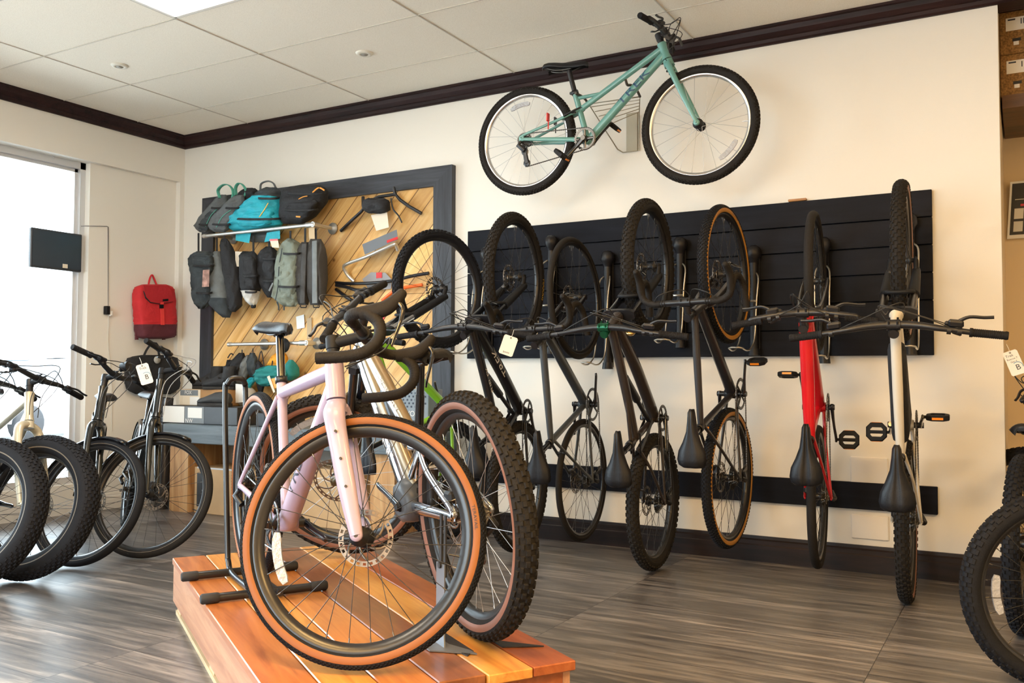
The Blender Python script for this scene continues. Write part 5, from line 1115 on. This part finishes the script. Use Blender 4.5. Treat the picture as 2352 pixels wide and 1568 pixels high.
quad_card('buckle_strap', [(368, 694), (375, 694), (377, 746), (369, 746)], XF+.003, RDO, r, c, t=-.006, plane=onX); quad_card('buckle', [(366, 699), (375, 699), (375, 708), (366, 708)], XF+.008, BLKM, r, c, t=-.006, plane=onX)
q = quad_card('name_badge', [(374, 687), (386, 686), (386, 691), (374, 692)], XF+.010, BLKM, r, c, t=-.004, plane=onX)
ribbon('handle', [onX(x, y, -.02) for x, y in ((341, 655), (344, 640), (349, 631), (354, 640), (360, 655))], .022, .010, RD, r, c, ref=(1, 0, 0))
for x in (316, 378): ribbon('strap_foot', [onX(x, 764, XB-.02), onX(x-2, 774, XB-.02), onX(x-2, 780, XB-.02)], .035, .02, RDD, r, c, ref=(0, 1, 0))
r, c = bag('laptop_bag', 'black two handled bag hung under the red backpack', 'bag', [(815, 315, 388), (822, 297, 403), (845, 289, 409), (880, 290, 411), (905, 296, 405)], .01, .10, [CBK], None, 42, wr=.002, plane=onX, pw=.45)
ribbon('handle', [onX(x, y, .0) for x, y in ((330, 818), (337, 803), (347, 790), (355, 787), (362, 797), (366, 818))], .03, .010, CBK, r, c, ref=(1, 0, 0)); ribbon('handle', [onX(x, y, .03) for x, y in ((358, 787), (368, 800), (380, 815), (384, 822))], .024, .010, CBK, r, c, ref=(1, 0, 0))
mb = MB(); p = onX(361, 826, .075)-c; mb.lathe([(.001, -.004), (.03, -.003), (.03, .003), (.001, .004)], p, (1, 0, 0), 20); mb.build('round_badge', mat('badge_grey', (.45, .45, .43), .5), r)
# screen
P = [onX(70, 514, -.075), onX(187, 546, -.075), onX(187, 629, -.075), onX(67, 609, -.075)]
y0, y1 = P[0].y, P[1].y; z0, z1 = (P[2].z+P[3].z)/2, (P[0].z+P[1].z)/2
r = empty('monitor', T(-.075, (y0+y1)/2, z0)); tag(r, 'dark flat screen mounted in front of the window glass', 'monitor')
W_, H_ = y1-y0, z1-z0
boxo('casing', (-.02, -W_/2, 0), (.012, W_/2, H_), mat('monitor_case', (.03, .032, .04), .4), r, bev=.006); boxo('screen', (.012, -W_/2+.012, .014), (.0135, W_/2-.012, H_-.012), mat('screen_dark', (.04, .055, .075), .22), r)
boxo('sticker', (.0135, .045, .018), (.0145, .085, .048), CREAMC, r); mb = MB(); mb.tube([(-.02, W_/2-.06, H_*.8), (-.04, W_/2+.0, H_*.8), (-.06, W_/2+.10, H_*.8)], .014, 8); mb.build('mount_arm', BLKM, r)
def cable(name, label, pts, rad, m): c = pts[0]; mb = MB(); mb.tube([p-c for p in pts], rad, 6); o = mb.build(name, m, None, T(c)); tag(o, label, 'cable'); return o
X_ = -.046
cable('cable', 'thin grey cable from the screen along the wall down to the adapter', [onX(186, 519, -.06), onX(217, 519, X_), onX(246, 519.5, X_), onX(248.5, 521, X_), onX(248.5, 702, X_)], .0028, mat('cable_grey', (.22, .22, .24), .6))
cable('cable', 'thin white cable hanging from the adapter down the window wall', cr([onX(249, 715, X_+.02), onX(249, 735, X_+.01), onX(248, 790, X_+.004), onX(253, 840, X_+.004), onX(256, 900, X_+.004), onX(256, 990, X_+.004)], 6), .0028, mat('cable_white', (.72, .70, .66), .6))
p = onX(246, 712, X_); r = empty('power_adapter', T(p.x, p.y, p.z)); tag(r, 'small black power adapter plugged into the window wall', 'power adapter'); boxo('brick', (0, -.033, -.035), (.04, .0, .030), BLKM, r, bev=.004); boxo('plug', (0, .004, -.045), (.035, .030, -.005), WHITE, r, bev=.006)
mb = MB(); p = onX(121, 358, -.09); mb.tube(cr([(0, 0, .03), (0, .0, 0), (.004, .006, -.02), (0, .014, -.012)], 4), .003, 6); tag(mb.build('ceiling_hook', ALUM, None, T(p)), 'tiny hook at the top of the window frame', 'hook')

# ------------------------------------------------------------------ recess at right: shelf, cartons, poster
SPK = mat('carton_speckled', (.26, .14, .045), .8, vary=.5, vscale=110)
YR = .30
a, b = onY(2299, 226, YR), onY(2299, 30, YR)
sh = boxo('wall_shelf', (6.06, YR-.05, a.z-.07), (7.4, .95, a.z), wood('shelf_walnut', [(.05, .02, .01), (.10, .045, .02), (.16, .075, .035)], 0, rough=.4)); tag(sh, 'dark brown wooden shelf high in the recess at right', 'shelf')
hh = (b.z-a.z)*.5
for i in range(2):
    r, d = carton('carton', ('speckled brown carton on the shelf, lower of two', 'speckled brown carton on the shelf, upper of two')[i], 'box', (6.052, YR, a.z+i*hh+.001), (6.62, .93, a.z+(i+1)*hh-.001), SPK, 'speckled cartons on the high shelf')
    x0 = -d[0]/2; face(r, x0+.03, x0+.30, d[2]-.105, d[2]-.035, -d[1]/2, WHITE); 
    for k in range(9): face(r, x0+.10+k*.012, x0+.105+k*.012+(k % 3)*.002, d[2]-.075, d[2]-.045, -d[1]/2-.0013, INK, 'barcode_bar', .0006)
    face(r, x0+.065, x0+.09, .045, .065, -d[1]/2, WHITE); face(r, x0+.06, x0+.10, .066, .082, -d[1]/2, BOXK, 'hand_hole'); face(r, x0+.04, x0+.075, d[2]-.05, d[2]-.042, -d[1]/2-.0013, INK, 'label_line', .0006)
YP = .93
P = [onY(x, y, YP) for x, y in ((2313, 549), (2322, 440), (2334, 424))]
r = empty('poster', T(P[0].x, YP, P[0].z)); tag(r, 'black poster with white border and rows of pictures in the recess', 'poster')
H_ = onY(2340, 420, YP).z-P[0].z; dx = P[1].x-P[0].x
def pquad(name, u0, u1, v0, v1, m, t): 
    mb = MB(); f = lambda u, v: (u+dx*v/H_*.9, -.004-.05*(v/H_)**2-t, v); n = 8; rows = [[V3(f(u0+(u1-u0)*0, v0+(v1-v0)*i/n)), V3(f(u1, v0+(v1-v0)*i/n)), V3(f(u1, v0+(v1-v0)*i/n))+V3((0, .0015, 0)), V3(f(u0, v0+(v1-v0)*i/n))+V3((0, .0015, 0))] for i in range(n+1)]
    mb.loft(rows, sm=False); return mb.build(name, m, r)
pquad('sheet', 0, .46, 0, H_, WHITE, 0); pquad('print', .012, .448, .022, H_-.012, BOXK, .002)
rnd = random.Random(3); PCOL = [mat('print_%d' % i, c_, .5) for i, c_ in enumerate([(.6, .04, .08), (.62, .62, .58), (.5, .5, .1), (.35, .36, .40), (.7, .68, .62)])]
for j, (v0, v1) in enumerate(((.04, .10), (.115, .175))):
    for i in range(7): pquad('picture', .03+i*.058, .078+i*.058, v0, v1, PCOL[rnd.randrange(5)], .004)
pquad('headline', .10, .40, H_-.15, H_-.115, PCOL[0], .004); pquad('headline', .14, .36, H_-.185, H_-.158, PCOL[0], .004); pquad('headline', .09, .36, H_-.085, H_-.06, PCOL[1], .004); pquad('rule', .03, .43, .225, .229, PCOL[1], .004); pquad('headline', .06, .30, .187, .2, PCOL[0], .004)

# ------------------------------------------------------------------ price tags on handlebars
def ptag(label, px, depth, lines, w=.055, h=.10, rot=0, hole=True):
    """paper tag hanging on its string from a bar"""
    p = CAM+ray(*px)*depth; fwd = (CAM-p); fwd.z = 0; fwd.normalize(); X_ = V3((0, 0, 1)).cross(fwd)
    M_ = basis(X_, -fwd, (0, 0, 1), p) @ Matrix.Rotation(rot, 4, 'Y'); r = empty('price_tag', M_); tag(r, label, 'price tag', 'paper price tags')
    mb = MB(); mb.prism([(-w/2+.006, 0), (w/2-.006, 0), (w/2, -.008), (w/2, -h+.006), (w/2-.006, -h), (-w/2+.006, -h), (-w/2, -h+.006), (-w/2, -.008)], .0012, basis((1, 0, 0), (0, 0, 1), (0, -1, 0))); mb.build('paper', WHITE, r)
    mb = MB(); mb.lathe([(.002, -.0012), (.0042, -.0012), (.0042, .0012), (.002, .0012)], (0, 0, -.009), (0, 1, 0), 12); mb.build('eyelet', BLKM, r)
    mb = MB(); mb.tube([(0, 0, -.008), (.002, .004, .014), (.0, .012, .035)], .0011, 5); mb.build('string', WHITE, r)
    if lines[-1][0] == 'B':
        x_, z_ = lines[-1][2:]; mb = MB(); mb.tube([V3((x_+.021*math.cos(math.radians(a)), -.0010, z_+.004+.021*math.sin(math.radians(a)))) for a in range(-20, 125, 12)], [(.0006, .0016)]*13, 6, ref=(0, 1, 0)); mb.build('blue_swoosh', mat('ink_blue', (.10, .28, .5), .6), r)
    for (t_, s_, x_, z_) in lines: flat_text(t_, s_, r, x_, z_, -.0012, INK)
    return r
ptag('white price tag with handwriting on the right grip of the cream bike', (2318, 806), 4.15, [('Trek', .017, -.008, -.022), ('Roscoe 7', .012, -.002, -.038), ('Gen 4', .011, .0, -.052), ('B', .036, .008, -.082)], .062, .115, -.35)
ptag('white price tag on the right grip of the black second bike', (1175, 772), 4.45, [('$4499', .013, 0, -.085)], .072, .098, .33)
ptag('cream price tag with handwriting hanging on the front grip of the tagged city bike', (325, 836), 4.55, [('Trek', .018, 0, -.022), ('B', .034, .006, -.07)], .06, .105, -.3)
# ------------------------------------------------------------------ outside the glass
CARP = mat('car_paint_white', (.75, .76, .78), .25, coat=.5); CARG = mat('car_glass', (.16, .19, .22), .6); 
c = CAM+ray(125, 905)*17; r = empty('car', T(c.x, c.y, -.12) @ Matrix.Rotation(math.radians(100), 4, 'Z')); tag(r, 'pale parked car seen through the window glass', 'car')
def sec(x, pts): return [V3((x, y, z)) for y, z in pts]
mb = MB(); prof = [(-2.2, .55, .75), (-2.1, .35, .95), (-1.3, .28, 1.0), (.9, .28, 1.0), (1.9, .35, .88), (2.2, .5, .7)]
mb.loft([[V3((x, -.85, a)), V3((x, -.9, (a+b)/2)), V3((x, -.82, b)), V3((x, .82, b)), V3((x, .9, (a+b)/2)), V3((x, .85, a))] for x, a, b in prof]); mb.build('body', CARP, r)
mb = MB(); mb.loft([[V3((x, -.8, .98)), V3((x2, -.62, h)), V3((x2, .62, h)), V3((x, .8, .98))] for x, x2, h in ((-1.75, -1.7, 1.0), (-1.3, -1.1, 1.42), (.2, .1, 1.46), (1.2, 1.1, 1.0))], sm=False); mb.build('cabin_glass', CARG, r)
mb = MB(); mb.loft([[V3((x, -.60, h)), V3((x, .60, h)), V3((x, .60, h+.03)), V3((x, -.60, h+.03))] for x, h in ((-1.15, 1.41), (-.5, 1.46), (.15, 1.45))]); mb.build('roof', CARP, r)
for x in (-1.35, 1.35):
    for y in (-.82, .82): mb = MB(); mb.lathe([(.05, -.1), (.28, -.1), (.32, -.07), (.32, .07), (.28, .1), (.05, .1)], (x, y, .32), (0, 1, 0), 20); mb.build('car_wheel', BLKM, r)
c = CAM+ray(60, 860)*38; r = empty('building', T(c.x, c.y, -.12) @ Matrix.Rotation(math.radians(35), 4, 'Z')); tag(r, 'low pale building across the parking lot beyond the window', 'building')
boxo('facade', (-14, -3, 0), (14, 3, 2.6), mat('facade_pale', (.6, .58, .55), .9), r); boxo('parapet', (-14.2, -3.2, 2.6), (14.2, 3.2, 2.9), mat('parapet', (.5, .48, .46), .9), r)
for i in range(6): boxo('shop_window', (-12+i*4, -3.03, .6), (-9.6+i*4, -3.0, 2.0), CARG, r)

# ------------------------------------------------------------------ lettering and small gear on the bikes
L_ = BIKES['lav'][1]; tube_letters(L_, 'TREK', .062, .58, DECALK, -1, 1.6, flip=True)
tube_letters(BIKES['teal'][1], 'TREK', .055, .40, DECALB, -1, 1.9, flip=True)
B_ = BIKES['silver'][1]; tube_letters(B_, 'TREK', .07, .60, DECALW, 1, 1.5, flip=False)
g2 = B_['g']; t0, t1 = g2['htt']-g2['s']*.035, g2['bb']+g2['su']*(.27*.78); up_ = V3((.012, 0, .026)); mb = MB(); mb.tube([t0+up_*.7, t0.lerp(t1, .5)+up_, t1+up_*.9+(t1-t0)*-.04], [(.021, .020), (.021, .026), (.017, .020)], 14, ref=(0, 1, 0)); tp_ = mb.build('top_tube_panel', BRONZE, B_['frame'])
tube_letters(B_, 'POWERFLY', .030, .62, DECALW, 1, 1.3, a=t0+up_, b=t1+up_, rad=(.021, .025), parent=tp_)
B_ = BIKES['H2'][1]; tube_letters(B_, 'TREK', .055, .42, DECALW, -1, 1.7, flip=True)
g2 = B_['g']; tube_letters(B_, 'FUEL EX', .028, .5, DECALW, -1, 1.5, flip=True, a=g2['htt']-g2['s']*.035, b=g2['bb']+g2['su']*.30, rad=(.024, .024))
def tire_letters(key, which, body, ang, m, side=-1, size=.030, flip=1):
    Bk = BIKES[key][1]; w = Bk[which]; R, tw = Bk['R'], Bk['tw']; rr = R-.005-tw*.5
    def fn(u, v):
        a = math.radians(ang)+flip*u/rr; th = math.radians(88)-v/(tw*.5); r_ = rr+(tw*.5+.0012)*math.cos(th); return V3((r_*math.cos(a), side*(tw*.5*1.02+.0012)*math.sin(th), r_*math.sin(a)))
    letter(body, size, fn, m, w, 'tire_lettering', 1.3, 1)
tire_letters('H2', 'wf', 'MAXXIS', -100, DECALY, -1, .030, -1)
tire_letters('H5', 'wf', 'TERAVAIL', -20, DECALK, -1, .016, -1); tire_letters('lav', 'wf', 'TERAVAIL', 20, DECALK, -1, .012, -1)
# bell and bar end plugs of the fourth bike
B_ = BIKES['H4'][1]; c0 = B_['stem_c']; mb = MB(); mb.lathe([(.001, .022), (.012, .021), (.022, .012), (.025, 0), (.02, .0)], c0+V3((0, -.13, 0))-B_['g']['p']*.02-B_['g']['s']*.0, -B_['g']['p'], 20); mb.tube([c0+V3((0, -.13, 0)), c0+V3((0, -.13, 0))-B_['g']['p']*.02], .008, 8); mb.build('bell', BRASS, B_['H'])
# head lamp of the second city bike
B_ = BIKES['L2'][1]; c0, g2 = B_['stem_c'], B_['g']; mb = MB(); mb.tube([c0+g2['p']*.02+g2['s']*.03, c0+g2['p']*.05+g2['s']*.045], .012, 8); mb.tube([c0+g2['p']*.03+g2['s']*.05, c0+g2['p']*.075+g2['s']*.05], [.026, .030], 16); mb.build('headlight', BLK, B_['H'])
# frame bag of the cream bike
B_ = BIKES['H7'][1]; g2 = B_['g']; A_, C_, D_ = g2['htb']+V3((-.10, 0, .03)), g2['bb']+V3((.03, 0, .12)), g2['stt']+V3((.05, 0, -.06)); E_ = g2['htt']+V3((-.09, 0, -.07))
mb = MB(); poly = [A_, C_, D_, E_]; cc = sum(poly, V3())/4; rings = []
for y, sc in ((-.036, .80), (-.030, .92), (-.012, .98), (.012, .98), (.030, .92), (.036, .80)):
    pts = []
    for i in range(4):
        p, q_ = poly[i], poly[(i+1) % 4]
        for k in range(4): t = k/4; v = p.lerp(q_, t); w_ = .006*math.sin(i*2.1+k*1.7+y*90); pts.append(cc+(v-cc)*sc+V3((0, y, w_)))
    rings.append(pts)
mb.loft(rings); mb.build('frame_bag', CBK, BIKES['H7'][0])
# reflector tabs of the teal bike
B_ = BIKES['teal'][1]; g2 = B_['g']
for k in (-1, 1):
    p = g2['ar']+V3((.17, k*.05, .045)); mb = MB(); mb.tube([p, p+V3((0, 0, .05))], .004, 6); mb.box(p+V3((-.004, 0, .07)), (.012, .03, .05), bev=.004); mb.build('rear_reflector', REDREF if k == -1 else BLK, BIKES['teal'][0])
